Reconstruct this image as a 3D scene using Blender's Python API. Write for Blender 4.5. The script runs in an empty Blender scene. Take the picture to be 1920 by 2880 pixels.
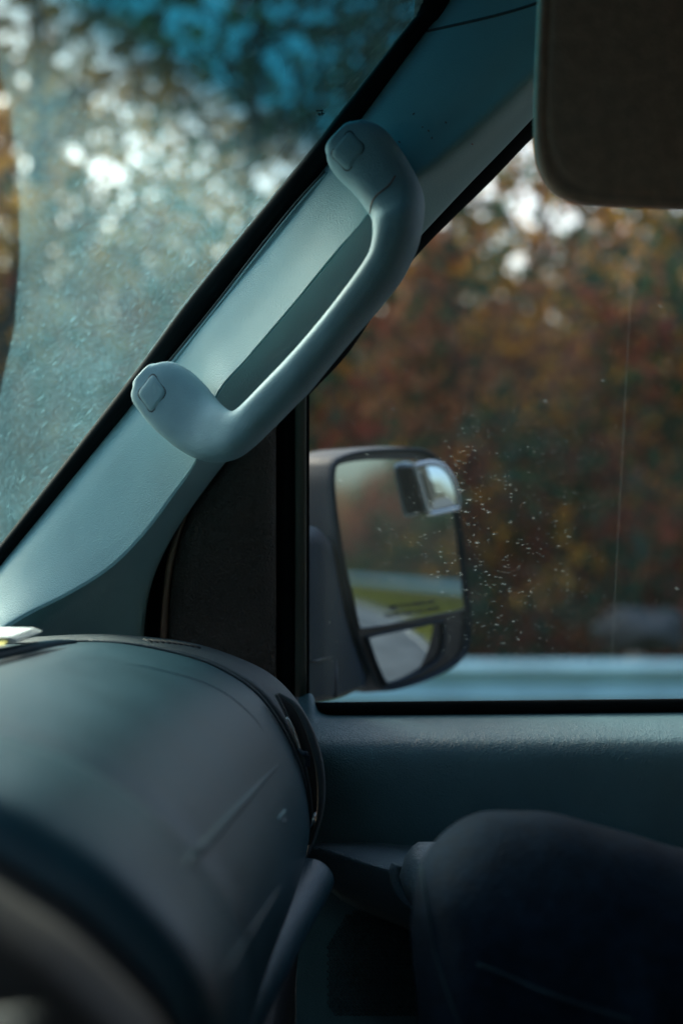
import bpy, bmesh, math, random
import numpy as np
from mathutils import Vector, Matrix
from mathutils.bvhtree import BVHTree

S = bpy.context.scene
COL = S.collection
R = math.radians
CZ = 1.7                       # camera height above the road
F = 4000.0                     # focal length in photo pixels (50 mm on a 36 mm high frame)

# ------------------------------------------------------------------ camera
cam = bpy.data.cameras.new('camera')
camo = bpy.data.objects.new('camera', cam)
COL.objects.link(camo)
camo.location = (0, 0, CZ)
camo.rotation_euler = (R(90), 0, 0)
cam.sensor_fit = 'VERTICAL'
cam.sensor_height = 36
cam.sensor_width = 24
cam.lens = 50
cam.clip_start = 0.02
cam.clip_end = 2000
cam.dof.use_dof = True
cam.dof.focus_distance = 1.035
cam.dof.aperture_fstop = 3.5
S.camera = camo

# ------------------------------------------------------------------ sky and sun
SUN = Vector((-0.61, 0.58, 0.48)).normalized()
w = bpy.data.worlds.new('World')
S.world = w
w.use_nodes = True
nt = w.node_tree
bg = nt.nodes['Background']
sky = nt.nodes.new('ShaderNodeTexSky')
sky.sky_type = 'NISHITA'
sky.sun_disc = False
sky.sun_elevation = math.asin(SUN.z)
sky.sun_rotation = math.atan2(SUN.x, SUN.y)
sky.air_density = 1.0
sky.dust_density = 6.0
sky.ozone_density = 1.0
nt.links.new(sky.outputs[0], bg.inputs[0])
bg.inputs[1].default_value = 0.15
sun = bpy.data.lights.new('sun', 'SUN')
suno = bpy.data.objects.new('sun', sun)
COL.objects.link(suno)
suno.rotation_euler = SUN.to_track_quat('Z', 'Y').to_euler()
sun.energy = 1.5
sun.angle = R(12)
sun.color = (1.0, 0.95, 0.88)

S.view_settings.view_transform = 'Standard'
S.view_settings.look = 'None'
S.view_settings.exposure = 1.65
S.view_settings.gamma = 1
S.view_settings.use_curve_mapping = False
S.cycles.use_denoising = True
S.cycles.transparent_max_bounces = 24
S.cycles.max_bounces = 7
S.cycles.diffuse_bounces = 3
S.cycles.glossy_bounces = 4
S.cycles.sample_clamp_indirect = 6
S.cycles.caustics_reflective = False
S.cycles.caustics_refractive = False

# ------------------------------------------------------------------ helpers
def W(px, py, Y):
    """point of the place seen at photo pixel (px, py) at Y metres towards the passenger door"""
    return Vector(((px - 960) / F * Y, Y, CZ - (py - 1440) / F * Y))

def tag(o, label=None, cat=None, group=None, kind=None):
    if label: o['label'] = label
    if cat: o['category'] = cat
    if group: o['group'] = group
    if kind: o['kind'] = kind
    return o

def empty(name, loc=(0, 0, 0)):
    o = bpy.data.objects.new(name, None)
    COL.objects.link(o)
    o.location = loc
    o.empty_display_size = 0.1
    return o

def link(name, me, m, parent=None, smooth=True):
    o = bpy.data.objects.new(name, me)
    COL.objects.link(o)
    if m:
        me.materials.clear()
        me.materials.append(m)
    if smooth:
        me.polygons.foreach_set('use_smooth', [True] * len(me.polygons))
    if parent:
        o.parent = parent
        bpy.context.view_layer.update()
        o.matrix_parent_inverse = parent.matrix_world.inverted()
    return o

def mesh(name, vs, fs, m, parent=None, smooth=True):
    me = bpy.data.meshes.new(name)
    me.from_pydata([tuple(v) for v in vs], [], fs)
    me.update()
    bm = bmesh.new()
    bm.from_mesh(me)
    bmesh.ops.recalc_face_normals(bm, faces=bm.faces)
    bm.to_mesh(me)
    bm.free()
    return link(name, me, m, parent, smooth)

def frombm(name, bm, m, parent=None, smooth=True):
    bmesh.ops.recalc_face_normals(bm, faces=bm.faces)
    me = bpy.data.meshes.new(name)
    bm.to_mesh(me)
    bm.free()
    return link(name, me, m, parent, smooth)

def merge(parts):
    vs, fs = [], []
    for v, f in parts:
        k = len(vs)
        vs += list(v)
        fs += [tuple(i + k for i in q) for q in f]
    return vs, fs

def cr(pts, n, closed=False):
    """Catmull-Rom through tuples, n samples"""
    P = [np.array(p, float) for p in pts]
    m = len(P)
    out = []
    segs = m if closed else m - 1
    tot = n if closed else n - 1
    for k in range(n):
        u = k / tot * segs
        i = min(int(u), segs - 1)
        t = u - i
        if closed:
            a, b, c, d = P[(i - 1) % m], P[i % m], P[(i + 1) % m], P[(i + 2) % m]
        else:
            b, c = P[i], P[i + 1]
            a = P[i - 1] if i > 0 else 2 * b - c
            d = P[i + 2] if i + 2 < m else 2 * c - b
        out.append(0.5 * (2 * b + (c - a) * t + (2 * a - 5 * b + 4 * c - d) * t * t + (3 * b - a - 3 * c + d) * t ** 3))
    return out

def loft(rows, closed=False, cap=False):
    n = len(rows[0])
    vs = [Vector(p) for r in rows for p in r]
    fs = []
    m = n if closed else n - 1
    for i in range(len(rows) - 1):
        for j in range(m):
            fs.append((i * n + j, i * n + (j + 1) % n, (i + 1) * n + (j + 1) % n, (i + 1) * n + j))
    if cap:
        fs.append(tuple(range(n - 1, -1, -1)))
        k = (len(rows) - 1) * n
        fs.append(tuple(k + j for j in range(n)))
    return vs, fs

def tube(path, rad, seg=10, cap=True, flat=1.0, up=None):
    P = [Vector(p) for p in path]
    rows = []
    ref = Vector(up) if up else Vector((0, 1, 0))
    for i, p in enumerate(P):
        t = (P[min(i + 1, len(P) - 1)] - P[max(i - 1, 0)]).normalized()
        a = ref - t * ref.dot(t)
        if a.length < 1e-4:
            a = Vector((0, 0, 1)) - t * t.z
        a.normalize()
        b = t.cross(a)
        r = rad[i] if hasattr(rad, '__len__') else rad
        rows.append([p + a * math.cos(q) * r * flat + b * math.sin(q) * r for q in [2 * math.pi * k / seg for k in range(seg)]])
    return loft(rows, True, cap)

def ribbon_box(a, b, off):
    """strip between polylines a and b, thickened by vector off"""
    rows = []
    for p, q in zip(a, b):
        p, q = Vector(p), Vector(q)
        rows.append([p, q, q + off, p + off])
    return loft(rows, True, True)

def box(x0, x1, y0, y1, z0, z1):
    v = [(x, y, z) for x in (x0, x1) for y in (y0, y1) for z in (z0, z1)]
    return v, [(0, 1, 3, 2), (4, 6, 7, 5), (0, 4, 5, 1), (2, 3, 7, 6), (0, 2, 6, 4), (1, 5, 7, 3)]

def slab(poly, off):
    """planar polygon (3-D points) given thickness"""
    n = len(poly)
    vs = [Vector(p) for p in poly] + [Vector(p) + off for p in poly]
    fs = [tuple(range(n)), tuple(range(2 * n - 1, n - 1, -1))]
    for i in range(n):
        j = (i + 1) % n
        fs.append((i, j, n + j, n + i))
    return vs, fs

def bevel(o, width, seg=3):
    md = o.modifiers.new('bevel', 'BEVEL')
    md.width = width
    md.segments = seg
    md.limit_method = 'ANGLE'
    md.angle_limit = R(35)
    return o

# ------------------------------------------------------------------ materials
def new_mat(name):
    m = bpy.data.materials.new(name)
    m.use_nodes = True
    return m, m.node_tree.nodes, m.node_tree.links, m.node_tree.nodes['Principled BSDF']

def mat(name, col, rough=0.5, var=0.12, vscale=12, bump=0.0, bscale=800, kind='noise', spec=0.5, metal=0.0, bdist=0.001, stretch=None, var2=None, sheen=0.0, coat=0.0):
    m, N, L, b = new_mat(name)
    tc = N.new('ShaderNodeTexCoord')
    src = tc.outputs['Object']
    if stretch:
        mp = N.new('ShaderNodeMapping')
        mp.inputs['Scale'].default_value = stretch
        L.new(src, mp.inputs[0])
        src = mp.outputs[0]
    n = N.new('ShaderNodeTexNoise')
    n.inputs['Scale'].default_value = vscale
    n.inputs['Detail'].default_value = 5
    L.new(src, n.inputs['Vector'])
    rp = N.new('ShaderNodeValToRGB')
    c2 = var2 if var2 else tuple(min(1, c * (1 + var)) for c in col)
    c1 = tuple(c * (1 - var) for c in col) if not var2 else col
    rp.color_ramp.elements[0].position = 0.35
    rp.color_ramp.elements[1].position = 0.65
    rp.color_ramp.elements[0].color = (*c1, 1)
    rp.color_ramp.elements[1].color = (*c2, 1)
    L.new(n.outputs[0], rp.inputs[0])
    L.new(rp.outputs[0], b.inputs['Base Color'])
    b.inputs['Metallic'].default_value = metal
    b.inputs['Specular IOR Level'].default_value = spec
    if coat:
        b.inputs['Coat Weight'].default_value = coat
        b.inputs['Coat Roughness'].default_value = 0.15
    if sheen:
        b.inputs['Sheen Weight'].default_value = sheen
    mr = N.new('ShaderNodeMapRange')
    mr.inputs['To Min'].default_value = rough * 0.88
    mr.inputs['To Max'].default_value = min(1, rough * 1.14)
    L.new(n.outputs[0], mr.inputs['Value'])
    L.new(mr.outputs[0], b.inputs['Roughness'])
    if bump:
        bp = N.new('ShaderNodeBump')
        bp.inputs['Strength'].default_value = bump
        bp.inputs['Distance'].default_value = bdist
        if kind == 'noise':
            t = N.new('ShaderNodeTexNoise')
            t.inputs['Scale'].default_value = bscale
            t.inputs['Detail'].default_value = 3
            L.new(tc.outputs['Object'], t.inputs['Vector'])
            L.new(t.outputs[0], bp.inputs['Height'])
        elif kind == 'leather':
            n2 = N.new('ShaderNodeTexNoise')
            n2.inputs['Scale'].default_value = bscale * 0.35
            n2.inputs['Detail'].default_value = 4
            L.new(tc.outputs['Object'], n2.inputs['Vector'])
            t = N.new('ShaderNodeTexVoronoi')
            t.feature = 'DISTANCE_TO_EDGE'
            t.inputs['Scale'].default_value = bscale
            mx = N.new('ShaderNodeMixRGB')
            mx.inputs[0].default_value = 0.012
            L.new(tc.outputs['Object'], mx.inputs[1])
            L.new(n2.outputs['Color'], mx.inputs[2])
            L.new(mx.outputs[0], t.inputs['Vector'])
            ad = N.new('ShaderNodeMath')
            ad.operation = 'MULTIPLY_ADD'
            ad.inputs[1].default_value = 1.5
            L.new(t.outputs[0], ad.inputs[0])
            L.new(n2.outputs[0], ad.inputs[2])
            L.new(ad.outputs[0], bp.inputs['Height'])
        L.new(bp.outputs[0], b.inputs['Normal'])
    return m

M = {}
M['pillar'] = mat('pillar_plastic', (0.19, 0.36, 0.38), 0.5, 0.08, 14, 0.45, 1000)
M['handle'] = mat('handle_plastic', (0.22, 0.36, 0.405), 0.62, 0.12, 22, 0.5, 950, spec=0.3)
M['cap'] = mat('cap_plastic', (0.21, 0.35, 0.385), 0.5, 0.06, 60, 0.35, 700)
M['groove'] = mat('groove_shadow_gap', (0.05, 0.06, 0.065), 0.8)
M['crack'] = mat('crack_grime', (0.20, 0.11, 0.09), 0.8)
M['rubber'] = mat('black_rubber', (0.006, 0.009, 0.010), 0.85, 0.2, 30, 0.2, 600, spec=0.06)
M['rubber_shiny'] = mat('rubber_bead', (0.03, 0.045, 0.045), 0.3)
M['frame'] = mat('olive_window_frame', (0.06, 0.07, 0.055), 0.5)
M['sail'] = mat('black_grained_vinyl', (0.055, 0.048, 0.042), 0.38, 0.15, 20, 1.0, 300, 'leather')
M['strip'] = mat('brown_door_edge', (0.45, 0.27, 0.19), 0.5)
M['dash'] = mat('dash_vinyl', (0.020, 0.066, 0.086), 0.36, 0.12, 14, 0.5, 700, spec=0.45)
M['dashend'] = mat('dash_end_vinyl', (0.035, 0.055, 0.06), 0.5, 0.10, 14, 0.5, 600, 'leather')
M['dashdark'] = mat('dash_recess', (0.010, 0.013, 0.014), 0.7)
M['stack'] = mat('centre_stack_plastic', (0.030, 0.023, 0.018), 0.6)
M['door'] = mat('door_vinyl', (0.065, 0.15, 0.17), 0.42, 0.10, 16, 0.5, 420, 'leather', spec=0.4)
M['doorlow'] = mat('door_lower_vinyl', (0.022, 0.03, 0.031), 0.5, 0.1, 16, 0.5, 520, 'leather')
M['armrest'] = mat('armrest_vinyl', (0.14, 0.21, 0.24), 0.38, 0.08, 20, 0.7, 420, 'leather')
M['speaker'] = mat('speaker_mesh', (0.02, 0.026, 0.028), 0.5)
M['visor'] = mat('visor_fabric', (0.42, 0.25, 0.175), 0.95, 0.12, 110, 0.8, 900, sheen=0.2)
M['headliner'] = mat('headliner_fabric', (0.12, 0.13, 0.125), 0.9, 0.08, 60, 0.4, 900)
M['housing'] = mat('mirror_housing_plastic', (0.010, 0.026, 0.042), 0.45, 0.15, 14, 0.25, 500, spec=0.2)
M['bezel'] = mat('mirror_bezel_black', (0.008, 0.010, 0.014), 0.35)
M['chrome'] = mat('silver_plastic_rim', (0.55, 0.62, 0.65), 0.25, 0.05, 20, metal=0.8)
M['denim'] = mat('dark_denim', (0.005, 0.014, 0.026), 0.95, 0.22, 120, 1.0, 420, spec=0.1)
M['seam'] = mat('denim_seam', (0.022, 0.044, 0.055), 0.95, spec=0.1)
M['jacket'] = mat('dark_jacket', (0.03, 0.03, 0.035), 0.9)
M['skin'] = mat('skin', (0.45, 0.30, 0.23), 0.55)
M['shoe'] = mat('shoe', (0.02, 0.02, 0.02), 0.5)
M['paper'] = mat('paper', (0.5, 0.54, 0.53), 0.8, 0.03)
M['yellow'] = mat('yellow_print', (0.6, 0.5, 0.08), 0.6)
M['seat'] = mat('seat_fabric', (0.06, 0.065, 0.07), 0.95, 0.2, 80, 0.5, 500)
M['cabin'] = mat('cabin_dark_trim', (0.02, 0.024, 0.026), 0.8)
M['paint'] = mat('van_paint', (0.55, 0.58, 0.58), 0.3, 0.05, coat=0.6)
M['rail'] = mat('galvanised_steel', (0.34, 0.60, 0.64), 0.5, 0.12, 3, metal=0.1)
M['post'] = mat('weathered_post', (0.22, 0.20, 0.17), 0.8)
M['bark'] = mat('bark', (0.07, 0.052, 0.042), 0.9, 0.35, 9, 0.8, 30, bdist=0.03)
M['asphalt'] = mat('asphalt', (0.075, 0.085, 0.10), 0.8, 0.25, 0.6, 0.5, 60)
M['line'] = mat('road_paint', (0.6, 0.6, 0.56), 0.6)
M['litter'] = mat('leaf_litter_ground', (0.075, 0.05, 0.032), 0.95, 0.4, 0.8, 0.8, 6, bdist=0.05, var2=(0.05, 0.06, 0.025))
M['rock'] = mat('pale_rock', (0.05, 0.062, 0.068), 0.85, 0.3, 3, 0.6, 8, bdist=0.03)
M['text'] = mat('etched_lettering', (0.02, 0.02, 0.02), 0.6)

def leafmat(name, c1, c2):
    m, N, L, b = new_mat(name)
    gi = N.new('ShaderNodeNewGeometry')
    rp = N.new('ShaderNodeValToRGB')
    rp.color_ramp.elements[0].color = (*c1, 1)
    rp.color_ramp.elements[1].color = (*c2, 1)
    L.new(gi.outputs['Random Per Island'], rp.inputs[0])
    L.new(rp.outputs[0], b.inputs['Base Color'])
    b.inputs['Roughness'].default_value = 0.6
    tr = N.new('ShaderNodeBsdfTranslucent')
    L.new(rp.outputs[0], tr.inputs[0])
    mx = N.new('ShaderNodeMixShader')
    mx.inputs[0].default_value = 0.55
    L.new(b.outputs[0], mx.inputs[1])
    L.new(tr.outputs[0], mx.inputs[2])
    L.new(mx.outputs[0], N['Material Output'].inputs[0])
    return m

LEAF = {
    'green': leafmat('dark_green_leaves', (0.018, 0.075, 0.058), (0.05, 0.12, 0.06)),
    'red': leafmat('russet_leaves', (0.17, 0.045, 0.035), (0.34, 0.11, 0.075)),
    'gold': leafmat('golden_leaves', (0.30, 0.15, 0.028), (0.52, 0.30, 0.05)),
    'brown': leafmat('brown_leaves', (0.15, 0.075, 0.045), (0.30, 0.15, 0.085)),
    'grass': leafmat('verge_grass', (0.10, 0.125, 0.022), (0.22, 0.21, 0.04)),
}

def mirror_mat(name, tint=(0.55, 0.65, 0.66)):
    m, N, L, b = new_mat(name)
    g = N.new('ShaderNodeBsdfGlossy')
    g.inputs['Roughness'].default_value = 0.0
    g.inputs['Color'].default_value = (*tint, 1)
    d = N.new('ShaderNodeBsdfDiffuse')
    d.inputs['Color'].default_value = (0.3, 0.4, 0.42, 1)
    tc = N.new('ShaderNodeTexCoord')
    n = N.new('ShaderNodeTexNoise')
    n.inputs['Scale'].default_value = 30
    L.new(tc.outputs['Object'], n.inputs['Vector'])
    mr = N.new('ShaderNodeMapRange')
    mr.inputs['To Min'].default_value = 0.02
    mr.inputs['To Max'].default_value = 0.05
    L.new(n.outputs[0], mr.inputs['Value'])
    mx = N.new('ShaderNodeMixShader')
    L.new(mr.outputs[0], mx.inputs[0])
    L.new(g.outputs[0], mx.inputs[1])
    L.new(d.outputs[0], mx.inputs[2])
    L.new(mx.outputs[0], N['Material Output'].inputs[0])
    return m
M['mirror'] = mirror_mat('silvered_glass')

class G:
    """small node-graph writer"""
    def __init__(s, m):
        s.N, s.L = m.node_tree.nodes, m.node_tree.links
    def put(s, sock, v):
        if isinstance(v, (int, float)): sock.default_value = v
        elif isinstance(v, tuple): sock.default_value = v if len(v) == len(sock.default_value) else (*v, 1)
        else: s.L.new(v, sock)
    def math(s, op, a, b=0.0, c=0.0, clamp=False):
        n = s.N.new('ShaderNodeMath'); n.operation = op; n.use_clamp = clamp
        s.put(n.inputs[0], a); s.put(n.inputs[1], b); s.put(n.inputs[2], c)
        return n.outputs[0]
    def rng(s, v, a, b, c=0.0, d=1.0, smooth=True):
        n = s.N.new('ShaderNodeMapRange')
        if smooth: n.interpolation_type = 'SMOOTHSTEP'
        s.put(n.inputs[0], v)
        for k, q in enumerate((a, b, c, d)): n.inputs[k + 1].default_value = q
        return n.outputs[0]
    def noise(s, v, sc, det=4, rough=0.5):
        n = s.N.new('ShaderNodeTexNoise'); s.put(n.inputs['Vector'], v)
        n.inputs['Scale'].default_value = sc; n.inputs['Detail'].default_value = det; n.inputs['Roughness'].default_value = rough
        return n.outputs[0]
    def mapping(s, v, rot, sc, loc=(0, 0, 0)):
        a = s.N.new('ShaderNodeMapping'); s.put(a.inputs[0], v); a.inputs['Rotation'].default_value = rot
        n = s.N.new('ShaderNodeMapping'); s.put(n.inputs[0], a.outputs[0])
        n.inputs['Scale'].default_value = sc; n.inputs['Location'].default_value = loc
        return n.outputs[0]
    def specks(s, v, keep, size):
        """random small marks: voronoi cells kept by chance"""
        n = s.N.new('ShaderNodeTexVoronoi'); s.put(n.inputs['Vector'], v); n.inputs['Scale'].default_value = 1.0
        sp = s.N.new('ShaderNodeSeparateColor'); s.put(sp.inputs[0], n.outputs['Color'])
        k = s.math('GREATER_THAN', sp.outputs[0], 1 - keep)
        rad = s.math('MULTIPLY', sp.outputs[1], size)
        d = s.math('SUBTRACT', rad, n.outputs['Distance'])
        d = s.math('MULTIPLY', d, 6.0, clamp=True)
        return s.math('MULTIPLY', d, k), sp.outputs[2]

def glass_shader(g, dust, tint, dustcol, refl=0.6):
    tr = g.N.new('ShaderNodeBsdfTransparent'); g.put(tr.inputs[0], tint)
    df = g.N.new('ShaderNodeBsdfDiffuse'); df.inputs[0].default_value = (*dustcol, 1)
    tl = g.N.new('ShaderNodeBsdfTranslucent'); tl.inputs[0].default_value = (*dustcol, 1)
    m1 = g.N.new('ShaderNodeMixShader'); m1.inputs[0].default_value = 0.65
    g.L.new(df.outputs[0], m1.inputs[1]); g.L.new(tl.outputs[0], m1.inputs[2])
    m2 = g.N.new('ShaderNodeMixShader'); g.put(m2.inputs[0], dust)
    g.L.new(tr.outputs[0], m2.inputs[1]); g.L.new(m1.outputs[0], m2.inputs[2])
    gl = g.N.new('ShaderNodeBsdfGlossy'); gl.inputs['Roughness'].default_value = 0.02
    fr = g.N.new('ShaderNodeFresnel'); fr.inputs[0].default_value = 1.35
    f = g.math('MULTIPLY', fr.outputs[0], refl)
    m3 = g.N.new('ShaderNodeMixShader'); g.put(m3.inputs[0], f)
    g.L.new(m2.outputs[0], m3.inputs[1]); g.L.new(gl.outputs[0], m3.inputs[2])
    g.L.new(m3.outputs[0], g.N['Material Output'].inputs[0])

# ------------------------------------------------------------------ windshield surface (analytic)
def Yg(py):                         # depth of the pillar line where the glass meets it
    return 1.093 / (1 + 0.27 * (1440 - py) / F)
def glass_pt(Y, z):                 # z relative to the camera
    Yp = 1.093 - 0.27 * z
    xp = -0.243 + 0.855 * z
    yc, hw = 0.30, Yp - 0.30
    xo = -0.20 * (1 - ((Y - yc) / hw) ** 2)
    return Vector((xp + xo, Y, CZ + z))
def glass_hit(px, py):
    d = Vector(((px - 960) / F, 1, -(py - 1440) / F))
    lo, hi = 0.05, 1.3
    f = lambda Y: d.x * Y - glass_pt(Y, d.z * Y).x
    for _ in range(60):
        mid = (lo + hi) / 2
        if (f(lo) > 0) == (f(mid) > 0): lo = mid
        else: hi = mid
    return W(px, py, (lo + hi) / 2)

# ================================================================== OUTDOORS
rnd = random.Random(7)
rng = np.random.default_rng(11)
def sheet(name, x0, x1, y0, y1, z, m):
    return tag(mesh(name, [(x0, y0, z), (x1, y0, z), (x1, y1, z), (x0, y1, z)], [(0, 1, 2, 3)], m, smooth=False), kind='structure')
sheet('ground', -900, 900, -900, 900, 0.0, M['litter'])
sheet('road', -400, 400, -5.5, 6.0, 0.006, M['asphalt'])
tag(mesh('road_edge_line', *merge([box(-400, 400, 5.35, 5.47, 0.009, 0.011)]), M['line'], smooth=False), kind='structure')
sheet('grass_verge', -400, 400, 6.02, 11.0, 0.004, mat('verge_soil_grass', (0.11, 0.12, 0.035), 0.95, 0.3, 1.5, 0.5, 20, bdist=0.03, var2=(0.20, 0.19, 0.06)))
# hillside behind the trees
def hz(x, y):
    t = max(0, y - 24)
    return 6.2 * (1 - math.exp(-t / 9)) + 0.5 * math.sin(x * 0.11) * min(1, t / 8) + 0.3 * math.sin(x * 0.31 + y * 0.2) * min(1, t / 8) - 0.3
xs = [-260 + 6 * i for i in range(110)]
ys = [22 + 2.5 * i for i in range(24)]
v, f = loft([[Vector((x, y, hz(x, y))) for x in xs] for y in ys])
tag(mesh('hillside', v, f, M['litter']), kind='structure')

def leaf_mesh(name, centres, size, flat=0.5):
    n = len(centres)
    a = rng.normal(size=(n, 3)); a /= np.linalg.norm(a, axis=1)[:, None]
    b = rng.normal(size=(n, 3)); b -= a * (a * b).sum(1)[:, None]; b /= np.linalg.norm(b, axis=1)[:, None]
    s = (size * rng.uniform(0.6, 1.3, n))[:, None]
    c = np.asarray(centres)
    V = np.stack([c - a * s, c + b * s * flat, c + a * s, c - b * s * flat], 1).reshape(-1, 3)
    me = bpy.data.meshes.new(name)
    me.vertices.add(4 * n); me.vertices.foreach_set('co', V.ravel())
    me.loops.add(4 * n); me.loops.foreach_set('vertex_index', np.arange(4 * n))
    me.polygons.add(n); me.polygons.foreach_set('loop_start', np.arange(0, 4 * n, 4))
    me.update(calc_edges=True)
    return me

def crown_pts(n_clump, per, rx, rz, zc, cl):
    pts = []
    for _ in range(n_clump):
        d = rng.normal(size=3); d /= np.linalg.norm(d)
        r = rng.uniform(0.25, 1) ** 0.5
        c = np.array([d[0] * rx * r, d[1] * rx * r, zc + d[2] * rz * r])
        pts.append(c + rng.normal(size=(per, 3)) * cl * rng.uniform(0.6, 1.3))
    return np.concatenate(pts)

TREES = []
kinds = [('green', 10.5, 2.2, 0.16), ('red', 8.5, 1.9, 0.10), ('gold', 9.0, 1.9, 0.10), ('brown', 9.5, 2.0, 0.10), ('green', 9.0, 2.0, 0.13), ('red', 11.5, 2.3, 0.13)]
for ki, (kc, H, rx, tr) in enumerate(kinds):
    parts = []
    path = [(0.15 * math.sin(k * 1.3 + ki), 0.12 * math.cos(k * 0.9 + ki), H * 0.92 * k / 7) for k in range(8)]
    parts.append(tube(path, [tr * (1 - 0.11 * k) for k in range(8)], 9))
    for k in range(9):
        a = rnd.uniform(0, 6.28); z0 = H * rnd.uniform(0.3, 0.8); ln = rx * rnd.uniform(0.5, 0.9)
        p = [(0.1 * math.sin(z0), 0, z0), (math.cos(a) * ln * .5, math.sin(a) * ln * .5, z0 + ln * .35), (math.cos(a) * ln, math.sin(a) * ln, z0 + ln * .6)]
        parts.append(tube(p, [tr * .4, tr * .25, tr * .08], 6))
    tv, tf = merge(parts)
    tm = bpy.data.meshes.new('trunk'); tm.from_pydata([tuple(q) for q in tv], [], tf); tm.materials.append(M['bark'])
    cm = leaf_mesh('crown', crown_pts(64, 23, rx * 1.1, H * 0.38, H * 0.62, 0.36), 0.140)
    cm.materials.append(LEAF[kc])
    TREES.append((tm, cm, kc))
names = {'green': 'dark green leafy tree behind the guardrail', 'red': 'russet autumn tree behind the guardrail',
         'gold': 'golden leaved small tree behind the guardrail', 'brown': 'brown leaved autumn tree behind the guardrail'}
def plant(k, x, y, sc, where='seen through the door window', grp='trees seen through the door window'):
    tm, cm, kc = TREES[k]
    e = empty('tree', (x, y, max(0, hz(x, y)) - 0.05))
    e.rotation_euler = (0, 0, rnd.uniform(0, 6.28))
    e.scale = (sc, sc, sc)
    tag(e, names[kc] + ' ' + where if where else names[kc].replace('behind the guardrail', 'added across the road to block low sky'), 'tree', grp)
    for nm, me in (('trunk', tm), ('crown', cm)):
        o = bpy.data.objects.new(nm, me); COL.objects.link(o); o.parent = e
# trees that the window and windshield look at
for y in (13.5, 17.5, 22):
    x = -0.42 * y
    while x < 0.26 * y + 1:
        plant(rnd.choice([0, 1, 2, 3, 3, 2, 4, 5, 2]) , x + rnd.uniform(-.8, .8), y + rnd.uniform(-1, 1), rnd.uniform(0.8, 1.15), *(('seen through the windshield', 'trees seen through the windshield') if x / y * F + 960 < 820 else ()))
        x += rnd.uniform(2.6, 3.4) + (2.2 if y == 22 and x > -2 else 0)
for y in (27,):
    x = -0.40 * y
    while x < -0.20 * y:
        plant(rnd.choice([0, 3, 5]), x + rnd.uniform(-.5, .5), y, 1.1, 'seen through the windshield', 'trees seen through the windshield')
        x += 4.2
# trees along the road behind (the mirror looks at these)
x = 24
while x < 190:
    for y in (13.5, 19, 26):
        plant(rnd.choice([0, 0, 4, 3, 1, 0]), x + rnd.uniform(-1.5, 1.5), y + rnd.uniform(-1.5, 1.5), rnd.uniform(0.9, 1.3), 'farther down the road', 'trees farther down the road')
    x += rnd.uniform(4, 6.5)
# unseen trees added across the road, blocking low sky on the driver's side
x = -26
while x < 40:
    for y in (-12, -17):
        plant(rnd.choice([0, 0, 3, 5, 1]), x + rnd.uniform(-1.2, 1.2), y + rnd.uniform(-1, 1), rnd.uniform(0.9, 1.3), None, 'added sky-blocking trees across the road')
    x += rnd.uniform(3.5, 5)
# undergrowth: too dense to count
def brush(name, n, x0, x1, y0, y1, hmax, key, size, clump=30):
    c = []
    for _ in range(n // clump):
        x, y = rng.uniform(x0, x1), rng.uniform(y0, y1)
        z = max(0, hz(x, y)) + hmax * rng.uniform(0, 1) ** 1.2
        c.append(np.array([x, y, z]) + rng.normal(size=(clump, 3)) * 0.24)
    me = leaf_mesh(name, np.concatenate(c), size)
    o = link(name, me, LEAF[key], smooth=False)
    return o
tag(brush('sky_blocking_woods', 30000, -40, 60, -22, -11, 3.0, 'green', 0.25, 24), 'dark woods added across the road to block low sky', 'woods', kind='stuff')  # unseen brush added beyond the road to hold back low sky light
lab = {'green': 'dense dark green undergrowth in the woods', 'brown': 'brown bushes filling the woods floor', 'red': 'russet bushes among the tree trunks', 'gold': 'golden bushes glowing among the trunks'}
for key, n, hm in (('green', 60000, 4.4), ('brown', 34000, 4.2), ('red', 26000, 4.2), ('gold', 24000, 5.0)):
    tag(brush('undergrowth', n, -9, 12, 12.0, 34, hm, key, 0.10), lab[key], 'undergrowth', kind='stuff')
tag(brush('hillside_woods', 90000, 20, 260, 12, 32, 6.0, 'green', 0.22, 24), 'dark woods lining the road as seen in the door mirror', 'woods', kind='stuff')
tag(brush('hillside_woods', 24000, 20, 260, 12, 32, 5.0, 'red', 0.16, 24), 'russet patches in the woods as seen in the door mirror', 'woods', kind='stuff')
tag(brush('hillside_woods', 16000, 20, 200, 12, 24, 4.0, 'gold', 0.16, 40), 'golden patches in the woods as seen in the door mirror', 'woods', kind='stuff')
# grass blades on the verge
n = 42000
gx = np.concatenate([rng.uniform(-8, 14, n // 3), rng.uniform(14, 150, 2 * n // 3)]); gy = rng.uniform(6.05, 11, len(gx))
h = rng.uniform(0.05, 0.16, len(gx)) * (1 + (gx > 14) * 0.8); wd = 0.012 * (1 + (gx > 14) * 3.0)
dx = rng.normal(size=len(gx)) * 0.04; dy = rng.normal(size=len(gx)) * 0.04; an = rng.uniform(0, 3.14, len(gx))
A = np.stack([gx - wd * np.cos(an), gy - wd * np.sin(an), 0 * gx], 1); B = np.stack([gx + wd * np.cos(an), gy + wd * np.sin(an), 0 * gx], 1)
Cc = np.stack([gx + dx, gy + dy, h], 1)
me = bpy.data.meshes.new('grass'); V = np.stack([A, B, Cc], 1).reshape(-1, 3); k = len(gx)
me.vertices.add(3 * k); me.vertices.foreach_set('co', V.ravel()); me.loops.add(3 * k); me.loops.foreach_set('vertex_index', np.arange(3 * k))
me.polygons.add(k); me.polygons.foreach_set('loop_start', np.arange(0, 3 * k, 3)); me.update(calc_edges=True)
tag(link('grass', me, LEAF['grass'], smooth=False), 'yellow green roadside grass between road and guardrail', 'grass', kind='stuff')

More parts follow.
